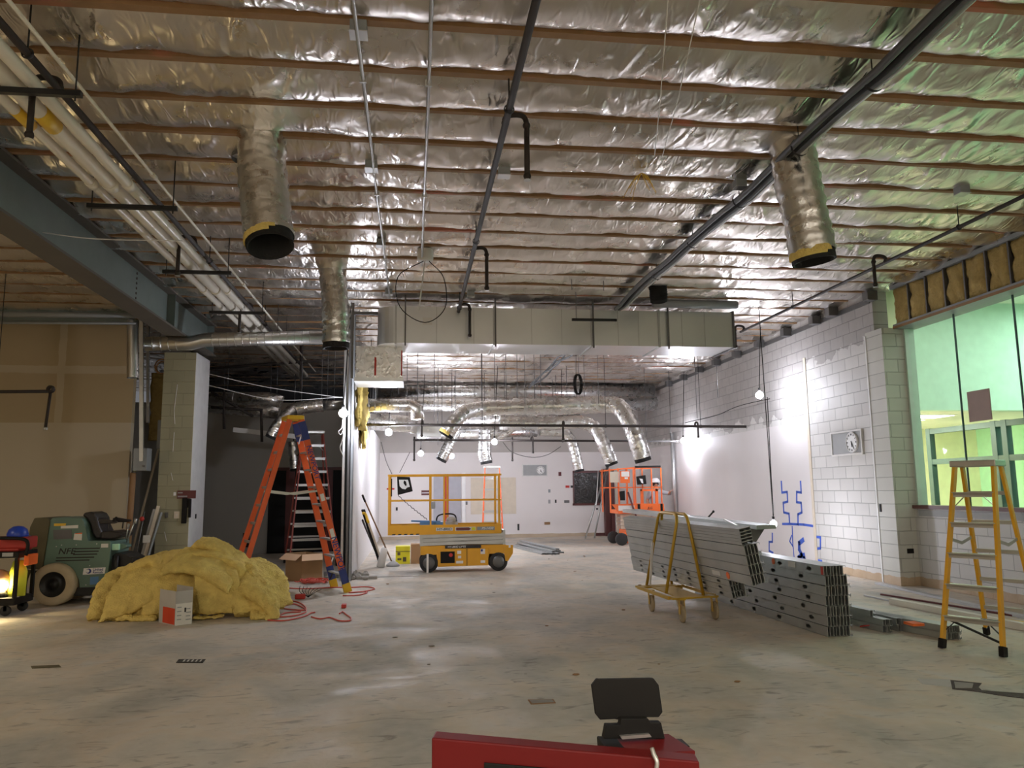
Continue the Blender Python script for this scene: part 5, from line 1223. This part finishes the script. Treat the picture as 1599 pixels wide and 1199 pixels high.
# big cardboard box behind the orange ladder
c1 = atZ(472, 908); t = thing('cardboard_box', 'brown cardboard box with open flaps behind the orange ladder', 'box', c1)
xl, xr = atZ(445, 906).x, atZ(506, 903).x; hh = .46; yb0 = 13.6; A_ = Vector((xl, 13.95, 0)); B_c = Vector((c1.x, 13.55, 0)); C_ = Vector((xr, 13.72, 0)); D_ = Vector((A_.x+C_.x-B_c.x, A_.y+C_.y-B_c.y, 0))
for a, b in ((A_, B_c), (B_c, C_), (C_, D_), (D_, A_)): part(wall(a, b, 0, hh), 'side', 'cardboard', t)
for a, b in ((A_, B_c), (B_c, C_)):
    n = Vector((b.y-a.y, -(b.x-a.x), 0)).normalized(); f0 = a+Vector((0, 0, hh)); f1 = b+Vector((0, 0, hh)); o_ = n*.10+Vector((0, 0, -.10))
    mb = MB().add([f0, f1, f1+o_-(b-a)*.08, f0+o_-(b-a)*.12, f0+Vector((0, 0, -.006)), f1+Vector((0, 0, -.006)), f1+o_-(b-a)*.08+Vector((0, 0, -.006)), f0+o_-(b-a)*.12+Vector((0, 0, -.006))], [(0, 1, 2, 3), (7, 6, 5, 4), (0, 4, 5, 1), (1, 5, 6, 2), (2, 6, 7, 3), (3, 7, 4, 0)])
    part(mb, 'flap', 'cardboard_light', t)
# red cords
def cord(label, pix, m='cord_red', r=.009, cat='cord', name='extension_cord'):
    P = [atZ(x, y, .011) for x, y in pix]; return tag(MB().tube(spline(P, 6), r, 6).build(name, m), label, cat)
cord('red cord snaking from the insulation pile to past the orange ladder', [(425, 915), (450, 918), (480, 919), (520, 917), (548, 917), (572, 916), (585, 919), (570, 923), (545, 925), (573, 924), (560, 929), (535, 930)])
cord('red cord looping on the floor right of the insulation pile', [(437, 945), (452, 938), (470, 942), (477, 952), (450, 951), (440, 948), (460, 943), (478, 953), (465, 960), (437, 963), (445, 957), (470, 955)])
cord('thin red cord curving along the front of the cord pile', [(418, 968), (440, 969), (460, 966), (478, 961), (485, 957), (492, 956)])
cord('short red cord with a plug lying out on the open floor', [(486, 963), (500, 966), (515, 964), (530, 969), (545, 969), (548, 965), (540, 959), (535, 955), (530, 958)])
P = atZ(537, 949); tag(MB().bx(P.x-.03, P.x+.03, P.y-.05, P.y+.05, .002, .05).build('cord_plug', 'print_red', bevel=.008), 'small red plug at the end of the cord on the open floor', 'plug')
mb = MB(); c = atZ(487, 911)
for k in range(26):
    a = random.uniform(0, 2*PI); r0 = random.uniform(.03, .32); 
    pts = [c+Vector((math.cos(a+s)*r0*random.uniform(.7, 1.1), math.sin(a+s)*r0*.6, .012+random.uniform(0, .06))) for s in (0, .8, 1.7, 2.6)]; mb.tube(spline(pts, 4), .009, 5)
tag(mb.build('cord_heap', 'cord_red'), 'tangled heap of red cord in front of the cardboard box', 'cord')
P = atZ(470, 935); t = thing('wire_scrap', 'small red spool with wire ends beside the ladder shadow', 'spool', P)
part(MB().bx(P.x-.08, P.x+.06, P.y-.05, P.y+.05, .0, .07), 'spool', 'print_red', t, .015)
mb = MB()
for k in range(7): mb.tube(spline([P+Vector((.1, 0, .02)), P+Vector((.08+.04*k-.1, 0, .1)), P+Vector((.05*k-.02, .03, .18-.01*k))], 4), .004, 5)
part(mb, 'wire_ends', 'black_plastic', t)
a = atZ(508, 903); tag(MB().tube([a+Vector((-.03, 0, .06)), a+Vector((.22, .05, .06))], .055, 14).build('duct_offcut', 'sheet_metal'), 'short shiny round offcut beside the cardboard box', 'offcut')
tag(MB().bar((a.x+.08, 13.75, .1), (a.x+.22, 13.75, .62), .06, .02).build('cardboard_strip', 'box_white'), 'white strip leaning by the partition foot behind the orange ladder', 'strip')

# ================================================================== partition end: studs, loose insulation, leaning things
for x, y, m, lb in ((-1.20, 13.55, 'galv', 'outer'), (-1.12, 13.58, 'galv_dark', 'middle'), (-1.06, 13.52, 'grey_paint', 'inner')):
    tag(MB().bx(x-.025, x+.025, y-.02, y+.02, 0, 4.6).bx(x-.025, x-.02, y-.02, y+.07, 0, 4.6).bx(x+.02, x+.025, y-.02, y+.07, 0, 4.6).build('wall_stud', m), lb+' metal stud at the open end of the partition', 'stud')
puffy('insulation_batt', 'ragged yellow insulation hanging out of the top of the partition end', (-.98, 14.6, 3.05), (.10, 1.3, .75), 'fiberglass_yellow', None, 41, amp=.12)
puffy('insulation_batt', 'narrow tail of yellow insulation hanging down the partition wall', (-1.0, 15.5, 2.75), (.07, .7, .75), 'fiberglass_yellow', None, 55, amp=.10)
# tools leaning on the partition
def lean(name, label, cat, f, tpt, Yb, Yt, r, m, head=None):
    a = atZ(*f); b = atY(*tpt, Yt); return a, b
a = atZ(612, 884); b = atY(566, 773, 15.0)
t = thing('floor_squeegee', 'long-handled floor tool with a grey pad leaning on the partition', 'tool', a)
part(MB().cyl((a.x, a.y, .08), b, .014, 8), 'handle', 'kraft_brown', t); d = (b-a).normalized(); part(MB().cyl(b-d*.16, b, .02, 8), 'grip', 'black_plastic', t)
part(MB().lathe([(0, 0), (.13, 0), (.14, .03), (.09, .07), (.03, .11), (0, .12)], a+Vector((.02, 0, 0)), 'z', 18), 'pad', 'panel_grey', t)
for (f, tp, wd, m, lb) in (((595, 884), (567, 796), .07, 'black_plastic', 'wide black metal channel leaning on the partition'), ((592, 876), (566, 812), .03, 'black_metal', 'narrow black strip leaning on the partition left of the channel'), ((598, 884), (572, 806), .03, 'patch_cream', 'pale wooden strip leaning on the partition')):
    a = atZ(*f); b = atY(*tp, 15.2); a.z = .02; tag(MB().bar(a, b, wd, .03).build('leaning_strip', m), lb, 'strip')
b = atY(568, 803, 15.1); e = atY(574, 812, 15.0); tag(MB().tube(spline([b+Vector((-.03, 0, .02)), b+Vector((.03, 0, .01)), e, e+Vector((.02, 0, -.05))], 4), .025, 8).build('broom_handle_grip', 'yellow_plastic'), 'curved yellow handle among the leaning strips', 'handle')
a = atZ(594, 886); tag(MB().tube([(a.x, a.y, .01), (a.x+.07, a.y, .35), (a.x+.06, a.y+.02, .42)], [.08, .07, .02], 12).build('plastic_bag', 'off_white'), 'pale crumpled sack standing at the foot of the leaning strips', 'bag')
# yellow and brown boxes
a = atZ(619, 881); b = atZ(640, 881); y0 = 16.4
t = thing('yellow_box', 'lime yellow box with dark print behind the scissor lift', 'box', (a.x+.15, y0+.15, 0))
part(MB().bx(a.x-.02, a.x+.28, y0, y0+.3, 0, .36), 'carton', 'box_yellow', t, .004); part(MB().bx(a.x+.02, a.x+.08, y0-.004, y0, .18, .24).bx(a.x+.13, a.x+.2, y0-.004, y0, .05, .14).bx(a.x+.02, a.x+.1, y0-.004, y0, .08, .12), 'print', 'machine_olive', t)
part(MB().bx(a.x-.02, a.x+.28, y0-.006, y0, .25, .262), 'flap_edge', 'machine_olive', t)
tag(MB().bx(a.x+.29, a.x+.62, y0, y0+.32, 0, .40).build('brown_box', 'cardboard', bevel=.004), 'brown cardboard box between the yellow box and the scissor lift', 'box')
# rubble at the partition foot
for k in range(11):
    p = atZ(random.uniform(550, 572), random.uniform(892, 906)); r = random.uniform(.03, .07)
    mb = MB().sph(p+Vector((0, 0, r*.6)), r, 7, 5, (1.2, 1, .75)); mb.v = [tuple(Vector(v)+noise.noise_vector(Vector(v)*25)*r*.35) for v in mb.v]
    mb.v = [(v[0], v[1], max(v[2], .002)) for v in mb.v]; mb.sm = [False]*len(mb.sm)
    tag(mb.build('rubble_chunk', 'rubble'), 'grey rubble chunk at the foot of the partition end', 'rubble', 'rubble at the foot of the partition end')
a = atZ(575, 904); tag(MB().bx(a.x-.2, a.x+.15, a.y-.05, a.y+.12, .002, .045).build('rubble_slab', 'rubble'), 'flat dark slab of rubble just right of the partition foot', 'rubble')
a = atZ(590, 901, .006); b = atZ(655, 899, .006); struct('trim_11', MB().bar(a, b, .012, .006), 'hole_dark')

# ================================================================== corner between the tan wall and the column
puffy('insulation_batt', 'tall yellow insulation batt exposed between the tan wall and the block column', (-4.62, 15.0, 3.1), (.50, .12, 1.25), 'fiberglass_brown', None, 77, axis='y', amp=.04)
a = atY(213, 700, 13.8); b = atY(231, 735, 13.8)
t = thing('electrical_box', 'grey electrical enclosure on the edge of the tan wall', 'electrical box', (a.x+.1, 13.8, b.z))
part(MB().bx(a.x-.02, b.x, 13.72, 13.95, b.z, a.z), 'enclosure', 'grey_paint', t, .006); part(MB().cyl((b.x-.05, 13.72, b.z+.08), (b.x-.05, 13.70, b.z+.08), .02, 10), 'latch', 'galv_dark', t)
tag(MB().bx(a.x-.07, a.x-.03, 13.93, 13.99, b.z, b.z+.1).build('yellow_tag', 'vest_lime'), 'small pale yellow tag on the tan wall beside the grey enclosure', 'tag')
a = atY(207, 738, 13.85); b = atY(206, 880, 13.85)
tag(MB().cyl((a.x, 13.82, b.z if b.z > 0 else 0), (a.x+.02, 13.82, a.z), .05, 10).build('conduit_riser', 'kraft_brown'), 'dark vertical conduit running down from the grey enclosure to the floor', 'conduit')
tag(MB().bx(a.x+.13, a.x+.34, 14.6, 14.64, 2.30, 2.82).build('grey_panel', 'panel_grey'), 'pale grey panel below the exposed insulation beside the column', 'panel')  # plain grey panel beside the column
a = atZ(228, 898); b = atY(265, 634, 14.9); tag(MB().cyl((-4.9, 14.2, .02), b, .022, 8).build('leaning_pole', 'patch_cream'), 'long pale pole leaning between the tan wall and the column', 'pole')
t = thing('leaning_tool', 'dark stick with a red knob leaning beside the column', 'tool', (-4.95, 13.7, 0))
p = atY(222, 810, 13.7); part(MB().cyl((p.x-.12, 13.7, .02), (p.x+.03, 13.7, p.z+.12), .012, 8), 'stick', 'galv_dark', t); part(MB().sph((p.x, 13.69, p.z), .04, 10, 7), 'knob', 'print_red', t)
for k, (px, pt, m) in enumerate(((240, 795, 'panel_grey'), (246, 790, 'patch_cream'), (250, 800, 'grey_paint'))):
    q = atY(px, pt, 13.9); tag(MB().bar((q.x-.22, 13.85-.05*k, .02), (q.x, 13.95, q.z), .05, .03).build('leaning_board', m), {0: 'left grey', 1: 'middle pale', 2: 'right dark grey'}[k]+' board leaning against the side of the block column', 'board')
q = atY(231, 841, 13.7); tag(MB().bx(q.x-.055, q.x+.055, 13.62, 13.64, q.z-.06, q.z+.06).build('paper_notice', 'off_white'), 'small white notice with dark marks leaning near the column foot', 'notice')
q = atY(291, 772, 14.1); t = thing('sign', 'small maroon room sign on the front of the block column', 'sign', (q.x, 14.1, q.z))
part(MB().bx(q.x-.15, q.x+.16, 14.085, 14.1, q.z-.07, q.z+.07), 'plate', 'sign_maroon', t)
mb = MB()
for k in range(4): mb.bx(q.x-.135+k*.02, q.x-.120+k*.02, 14.082, 14.085, q.z+.02, q.z+.042)
for k in range(8): mb.bx(q.x-.135+k*.02, q.x-.120+k*.02, 14.082, 14.085, q.z-.045, q.z-.02)
part(mb, 'faint_print', 'panel_grey', t)
q = atY(294, 797, 14.1); t = thing('wall_phone', 'black device mount below the maroon sign on the column', 'device', (q.x, 14.1, q.z))
part(MB().bx(q.x-.10, q.x-.02, 14.06, 14.1, q.z-.22, q.z+.22).bx(q.x+.01, q.x+.05, 14.05, 14.1, q.z-.12, q.z+.20).bx(q.x-.05, q.x+.03, 14.07, 14.1, q.z+.05, q.z+.20), 'mount', 'black_plastic', t, .006)
q = atY(273, 804, 14.1); t = thing('switch_plate', 'cream switch plate on the front of the block column', 'switch', (q.x+.02, 14.1, q.z)); part(MB().bx(q.x-.01, q.x+.08, 14.09, 14.1, q.z-.06, q.z+.06), 'plate', 'patch_cream', t); part(MB().bx(q.x+.03, q.x+.04, 14.085, 14.09, q.z-.02, q.z+.02), 'toggle', 'off_white', t)
q = atY(258, 804, 14.1); tag(MB().bx(q.x-.0, q.x+.05, 14.085, 14.1, q.z-.045, q.z+.045).build('thermostat', 'galv_dark'), 'small dark plate left of the cream switch on the column', 'plate')
q = atY(273, 771, 14.1); tag(MB().bx(q.x-.02, q.x+.02, 14.09, 14.1, q.z-.03, q.z+.03).build('white_sticker', 'white'), 'tiny white sticker left of the maroon sign on the column', 'sticker')
q = atX(310, 800, -3.85); tag(MB().bx(-3.852, -3.84, 14.45, 14.5, 1.05, 1.13).build('side_switch', 'print_black'), 'small dark switch on the white side of the column', 'switch')
mb = MB()
for x0_, y0_, x1_, y1_ in ((277, 600, 272, 640), (272, 640, 273, 662), (272, 675, 270, 705), (267, 738, 270, 750), (257, 830, 260, 845)): mb.bar(atY(x0_, y0_, 14.095), atY(x1_, y1_, 14.095), .008, .004)
tag(mb.build('chalk_marks', 'white'), 'thin white scratches down the front of the block column', 'marking')
c = atY(253, 572, 14.3); t = thing('cable_coil', 'small coil of cable hung beside the top of the column', 'cable', c)
part(MB().tube([c+Vector((.12*math.cos(a), 0, .13*math.sin(a))) for a in np.linspace(0, 2*PI, 20)], .014, 6).tube([c+Vector((.10*math.cos(a), .02, .11*math.sin(a)-.02)) for a in np.linspace(0, 2*PI, 20)], .014, 6), 'coil', 'kraft_brown', t)

# ================================================================== back walls
YW = 24.5
def bxp(px0, px1, py0, py1, th=.02, Y=YW, off=0):
    a = atY(px0, py0, Y); b = atY(px1, py1, Y); return MB().bx(min(a.x, b.x), max(a.x, b.x), Y-th-off, Y-off, min(a.z, b.z), max(a.z, b.z))
def clock_panel(lb, P0, ex, ez, n, w_, h_, rc, cxf):
    # panel in a vertical plane: P0 lower-left corner, ex horizontal unit, n towards the room
    def W(u, v, d): return P0+ex*u+Vector((0, 0, v))+n*d
    t = thing('clock_panel', lb, 'clock panel', P0+ex*w_/2)
    def slab(u0, u1, v0, v1, d0, d1): 
        return MB().add([W(u, v, d) for d in (d0, d1) for v in (v0, v1) for u in (u0, u1)], [(0, 2, 3, 1), (4, 5, 7, 6), (0, 1, 5, 4), (2, 6, 7, 3), (0, 4, 6, 2), (1, 3, 7, 5)])
    part(slab(0, w_, 0, h_, 0, .02), 'panel', 'panel_grey', t)
    for q in ((-.03, w_+.03, -.03, 0), (-.03, w_+.03, h_, h_+.03), (-.03, 0, 0, h_), (w_, w_+.03, 0, h_)): part(slab(*q, 0, .035), 'frame', 'off_white', t)
    mb = MB(); c = W(w_*cxf, h_/2, 0); vs = []
    N = 28
    for d, r in ((.02, rc), (.05, rc), (.055, rc*.93), (.05, rc*.88)): vs += [c+ex*(r*math.cos(2*PI*k/N))+Vector((0, 0, r*math.sin(2*PI*k/N)))+n*d for k in range(N)]
    fs = [(j*N+k, j*N+(k+1) % N, (j+1)*N+(k+1) % N, (j+1)*N+k) for j in range(3) for k in range(N)]
    part(mb.add(vs, fs), 'clock_rim', 'off_white', t)
    part(MB().add([c+ex*(rc*.9*math.cos(2*PI*k/N))+Vector((0, 0, rc*.9*math.sin(2*PI*k/N)))+n*.045 for k in range(N)], [tuple(range(N))]), 'clock_face', 'white', t)
    mb = MB()
    for k in range(12):
        a = PI/6*k; d_ = ex*math.sin(a)+Vector((0, 0, math.cos(a))); mb.bar(c+d_*rc*.68+n*.048, c+d_*rc*.84+n*.048, .012 if k % 3 else .02, .003, n)
    part(mb, 'numerals', 'print_black', t)
    mb = MB()
    for a, l, w2 in ((R(175), .45, .016), (R(150), .68, .012)): d_ = ex*math.sin(a)+Vector((0, 0, math.cos(a))); mb.bar(c-d_*.02+n*.052, c+d_*rc*l+n*.052, w2, .003, n)
    part(mb, 'hands', 'print_black', t)
    return t
a = atY(817, 742.5, YW); b = atY(853, 726, YW)
clock_panel('grey panel with a round clock on the far back wall', Vector((a.x, YW, a.z)), Vector((1, 0, 0)), None, Vector((0, -1, 0)), b.x-a.x, b.z-a.z, .13, .74)
a = atX(1303, 714, XR); b = atX(1346, 676, XR)
clock_panel('grey panel with a round clock on the near right block wall', Vector((XR, a.y, 2.04)), Vector((0, -1, 0)), None, Vector((-1, 0, 0)), a.y-b.y, .36, .17, .72)
# door, door frames
dd = struct('door_1', bxp(677, 720, 740, 839, .04), 'door_grey')
part(bxp(694, 700.5, 740, 838, .012, off=.04), 'door_stripe', 'print_red', dd)
part(bxp(721, 727, 738, 839, .05), 'door_jamb', 'white', dd)
a = atY(946, 737, 24.35); b = atY(960, 838, 24.35)
d2 = struct('door_2', MB().bx(a.x, b.x-.02, 24.38, 24.44, .0, 2.05), 'door_maroon')
part(MB().bx(a.x-.06, a.x, 24.3, 24.5, 0, 2.1).bx(b.x-.1, b.x+.02, 24.3, 24.5, 0, 2.1).bx(a.x-.06, b.x+.02, 24.3, 24.5, 2.05, 2.12), 'door_frame', 'door_maroon', d2)
part(bxp(957, 962, 752, 835, .03, off=.25), 'edge_strip', 'patch_cream', d2)  # cream strip along the door edge
w2 = struct('window_2', bxp(896, 938, 738, 786, .02), 'dark_glass')
for q in ((894, 896.5, 736, 788), (932, 934, 738, 786), (938, 940, 736, 788), (894, 940, 735, 738), (894, 940, 786, 788.5)): part(bxp(*q, .05), 'window_frame', 'door_maroon', w2)
struct('baseboard_back', bxp(930, 958, 832, 837, .03), 'door_maroon')
for px0, px1, py0, py1, m, nm, lb, ct in ((735, 806, 746, 802, 'patch_cream', 'wall_patch', 'pale cream unpainted rectangle on the back wall behind the distant ladder', 'patch'),
                              (658, 671.5, 765.5, 773, 'sign_maroon', 'sign', 'small maroon sign on the back wall left of the grey door', 'sign'), (883, 889, 758, 761.5, 'print_red', 'fire_pull', 'tiny red alarm plate left of the dark window', 'alarm'),
                              (891, 895, 758, 761.5, 'print_black', 'switch', 'tiny black switch beside the red alarm plate', 'switch'), (856, 859.5, 764, 769, 'grey_paint', 'outlet', 'upper small outlet left of the alarm plate', 'outlet'),
                              (856, 859.5, 780, 786, 'panel_grey', 'outlet', 'lower grey outlet below the clock panel', 'outlet'), (866.5, 869, 780, 785, 'print_black', 'outlet', 'small black outlet right of the lower grey one', 'outlet'),
                              (881, 889, 781, 785, 'galv_dark', 'outlet', 'wide double outlet under the alarm plate', 'outlet'), (872, 876.5, 737, 743, 'sign_maroon', 'alarm_strobe', 'small maroon and white strobe right of the clock panel', 'alarm'),
                              (931, 933.5, 793, 796, 'print_black', 'outlet', 'tiny black outlet under the dark window', 'outlet'), (618, 621, 792, 797, 'print_black', 'outlet', 'small black outlet seen through the left of the lift rails', 'outlet'),
                              (808, 811, 818, 828, 'print_black', 'scuff', 'short black vertical scuff low on the back wall', 'mark'), (727, 730, 783, 788, 'galv_dark', 'door_lever', 'small lever plate right of the grey door', 'handle'),
                              (604, 616, 762, 764.5, 'print_red', 'fire_pull', 'small red plate at the left end of the lift rail on the back wall', 'alarm'), (850, 859, 815, 819, 'kraft_brown', 'scuff', 'brown torn scuff low on the back wall under the clock', 'mark')):
    tag(bxp(px0, px1, py0, py1, .012).build(nm, m), lb, ct)
q = bxp(658.5, 671, 769, 770, .002, off=.012); tag(q.build('sign_line', 'white'), 'white line of print on the maroon back wall sign', 'lettering')
# door opening in the dark room, its darkness put into a black slab
struct('door_3', bxp(421, 532, 733, 864, .04, Y=20.0), 'liner_void_black')
struct('trim_12', bxp(419, 534, 730, 734, .06, Y=20.0), 'door_maroon')
for a_, b_ in ((448, 458), (512, 518)): struct('trim_%d' % (13 if a_ == 448 else 14), bxp(a_, b_, 734, 862, .03, Y=20.0, off=.04), 'sign_maroon')
q = atY(385, 835, 20); tag(MB().bx(q.x-.08, q.x+.08, 19.96, 20, q.z-.3, q.z+.05).build('dark_outlet', 'black_metal'), 'dark outlet plate low on the dark room back wall', 'outlet')
# leaning conduits before the window
for (f, tp, r, m, k) in (((914, 841), (948, 727), .025, 'conduit', 'left'), ((928, 841), (950, 727), .025, 'conduit', 'right'), ((931, 790), (934, 735), .015, 'cable_white', 'short upper')):
    a = atZ(*f) if f[1] > 800 else atY(*f, 23.4); a.y = min(a.y, 23.6); b = atY(*tp, 24.2); tag(MB().cyl(a if f[1] < 800 else Vector((atY(*f, 23.4).x, 23.4, 0)), b, r, 8).build('leaning_conduit', m), k+' pale conduit leaning against the back wall before the dark window', 'conduit')
# ================================================================== right wall marks and plates
mb = MB()
def wl(pts, wd=.045):
    P = [atX(x, y, XR-.003) for x, y in pts]
    for a, b in zip(P[:-1], P[1:]):
        d = (b-a).normalized(); mb.bar(a-d*wd*.4, b+d*wd*.4, .003, wd, Vector((1, 0, 0)).cross(d))
wl([(1220, 752), (1221, 769), (1229, 768), (1230, 783), (1223, 785), (1224, 800), (1232, 802), (1233, 818)])
wl([(1250, 752), (1251, 769), (1244, 768), (1244, 784), (1251, 785), (1252, 800), (1246, 803), (1246, 819)])
wl([(1222, 818), (1235, 818), (1255, 819), (1271, 821.5), (1272, 838), (1281, 839), (1281, 856), (1274, 857), (1274, 874), (1283, 876)])
wl([(1206, 833), (1206, 846), (1201, 846), (1201, 860), (1207, 863)]); wl([(1237, 822), (1238, 850), (1240, 870)], .03); wl([(1236, 836), (1233, 845), (1238, 853)], .03)
wl([(1254, 843), (1248, 848), (1248, 858), (1252, 866), (1247, 871), (1256, 872), (1255, 866)], .09)
tag(mb.build('spray_paint_outline', 'blue_spray'), 'blue spray paint outline on the right wall above the studs', 'paint mark')
a = atX(1400, 869, XR-.02); tag(MB().bx(7.40, 7.50, 10.985, 11.0, .48, .55).build('outlet', 'black_plastic'), 'dark outlet low on the pier under the window edge', 'outlet')
a = atX(1379, 793, XR); tag(MB().bx(XR-.052, XR-.04, a.y-.02, a.y+.02, a.z-.06, a.z+.06).build('switch', 'black_plastic'), 'narrow black switch slot on the side of the pier', 'switch')
a = atX(1423, 809, PX2); tag(MB().cyl((PX2-.03, a.y, a.z), (PX2, a.y, a.z), .035, 12).build('round_blank', 'machine_olive'), 'small round cap on the wall just under the window sill', 'cap')
# ================================================================== floor plates and flaws
def fl(name, m, pix, lb, ct, z=.006):
    P = [atZ(x, y) for x, y in pix]; mb = MB().prism([(p.x, p.y) for p in P], 'z', .0005, z); return tag(mb.build(name, m), lb, ct)
t = thing('floor_box_cover', 'dark floor box cover with pale marks in the left foreground', 'floor plate', atZ(298, 1032))
P = [atZ(x, y) for x, y in ((279, 1030), (321, 1030), (317, 1035), (275, 1035))]; part(MB().prism([(p.x, p.y) for p in P], 'z', .0005, .006), 'plate', 'black_metal', t)
mb = MB()
for k in range(5):
    a = atZ(286+k*6.5, 1034); b = atZ(289+k*6.5, 1031); a.z = b.z = .007; mb.bar(a, b, .012, .002)
part(mb, 'bright_marks', 'off_white', t)
t = thing('floor_box_cover', 'rusty rectangular floor box outline in the middle foreground', 'floor plate', atZ(846, 1096))
P = [atZ(x, y) for x, y in ((824, 1093), (864, 1092), (868, 1098), (829, 1100))]; part(MB().prism([(p.x, p.y) for p in P], 'z', .0005, .004), 'rim', 'kraft_brown', t)
P = [atZ(x, y) for x, y in ((827, 1094), (862, 1093), (865, 1097), (831, 1099))]; part(MB().prism([(p.x, p.y) for p in P], 'z', .0005, .006), 'plate', 'rubble', t)
fl('floor_hole', 'hole_dark', ((1484, 1062), (1533, 1067), (1528, 1073), (1533, 1078), (1599, 1083), (1599, 1091), (1560, 1086), (1525, 1080), (1487, 1076)), 'ragged dark broken patch in the floor at lower right', 'floor hole', .003)
fl('floor_hole', 'rubble', ((1490, 1065), (1520, 1068), (1518, 1075), (1492, 1075)), 'rubbly fill inside the broken floor patch at lower right', 'floor hole', .006)
fl('floor_patch', 'box_grey', ((1432, 1060), (1484, 1061), (1486, 1073), (1440, 1068)), 'pale mortar patch left of the broken floor patch', 'floor patch', .002)
fl('floor_patch', 'machine_olive', ((48, 1040), (92, 1038), (96, 1042), (50, 1044)), 'dark stain patch at lower left of the floor', 'floor patch', .002)
for k in range(26):
    px = random.uniform(560, 1250); py = 866+random.random()**1.4*200
    p = atZ(px, py); s = random.uniform(.007, .022)
    mb = MB().sph(p+Vector((0, 0, s*.3)), s, 6, 4, (1.6, 1, .4)); mb.v = [(v[0], v[1], max(v[2], .001)) for v in mb.v]; mb.sm = [False]*len(mb.sm)
    tag(mb.build('debris_chip', 'kraft_brown' if k % 2 else 'rubble'), 'small chip of debris scattered on the concrete floor', 'debris', 'debris chips on the floor')
# ================================================================== foreground level and target
def fgp(px, py, Y): return atY(px, py, Y)
t = thing('red_level', 'dark red box beam level lying across the bottom of the view', 'level', fgp(880, 1185, .95))
a = fgp(674, 1152, .98); b = fgp(1092, 1189, .92); ax_ = (b-a).normalized(); hgt = .11; nrm = Vector((-ax_.y, ax_.x, 0)).normalized()
def slab2(u0, u1, v0, v1, d0, d1):
    L = (b-a).length
    return MB().add([a+ax_*(u*L)+Vector((0, 0, v))+nrm*d for d in (d0, d1) for v in (v0, v1) for u in (u0, u1)], [(0, 2, 3, 1), (4, 5, 7, 6), (0, 1, 5, 4), (2, 6, 7, 3), (0, 4, 6, 2), (1, 3, 7, 5)])
part(slab2(0, 1, -hgt, 0, 0, .028), 'beam', 'level_red', t, .002)
part(slab2(.20, .93, -hgt+.02, -.022, -.003, 0), 'recess', 'black_plastic', t, .001)
part(MB().cyl(a+ax_*.2+Vector((0, 0, -hgt))+nrm*.014, (a.x+.22, a.y, 0), .02, 10), 'support_post', 'black_metal', t)
Yd = 1.02
def dx(px, py, d=0): p = atY(px, py, Yd+d); return p
t = thing('laser_level', 'black and red laser level with an open black target plate above the red beam', 'laser level', dx(985, 1190))
def poly3(pts, y0, y1): return MB().prism([(dx(*q).x, dx(*q).z) for q in pts], 'y', Yd+y0, Yd+y1)
part(poly3([(932, 1060), (936, 1060.5), (1016, 1059), (1021, 1059.5), (1029, 1070), (1035, 1112), (1029, 1120), (1010, 1120), (1007, 1124), (966, 1124), (960, 1123), (937, 1124), (930, 1115), (924, 1070)], .0, .006), 'target_plate', 'black_plastic', t, .001)
part(poly3([(943, 1128), (964, 1128), (966, 1118), (1008, 1118), (1012, 1124), (1028, 1124), (1034, 1149), (939, 1149)], -.012, .0), 'hinge_block', 'black_plastic', t, .001)
part(poly3([(963, 1143), (966, 1147.5), (1011, 1144), (1008, 1139.5)], -.018, -.012), 'bright_pin', 'aluminium', t)
part(MB().prism([(dx(934, 1150).x, Yd-.06), (dx(1060, 1150).x, Yd-.06), (dx(1048, 1150).x, Yd+.01), (dx(936, 1150).x, Yd+.01)], 'z', dx(990, 1160).z-.01, dx(990, 1152).z), 'red_cover', 'level_red', t, .001)
part(poly3([(934, 1152), (1058, 1158), (1058, 1190), (936, 1180)], -.055, .01), 'body', 'black_plastic', t, .002)
part(poly3([(1052, 1156), (1069, 1157), (1068, 1170), (1054, 1169)], -.02, .01), 'side_knob', 'black_plastic', t, .001)
part(MB().tube(spline([dx(1018, 1168, -.09), dx(1021, 1178, -.095), dx(1026, 1190, -.10), dx(1024, 1205, -.10)], 4), .0028, 8), 'steel_hook', 'aluminium', t)
part(MB().cyl(dx(1000, 1185), (dx(1000, 1185).x, Yd, 0), .018, 10), 'support_post', 'black_metal', t)

# drop the pure helpers and stray keys
for o in bpy.data.objects:
    if '_c' in o.keys(): del o['_c']
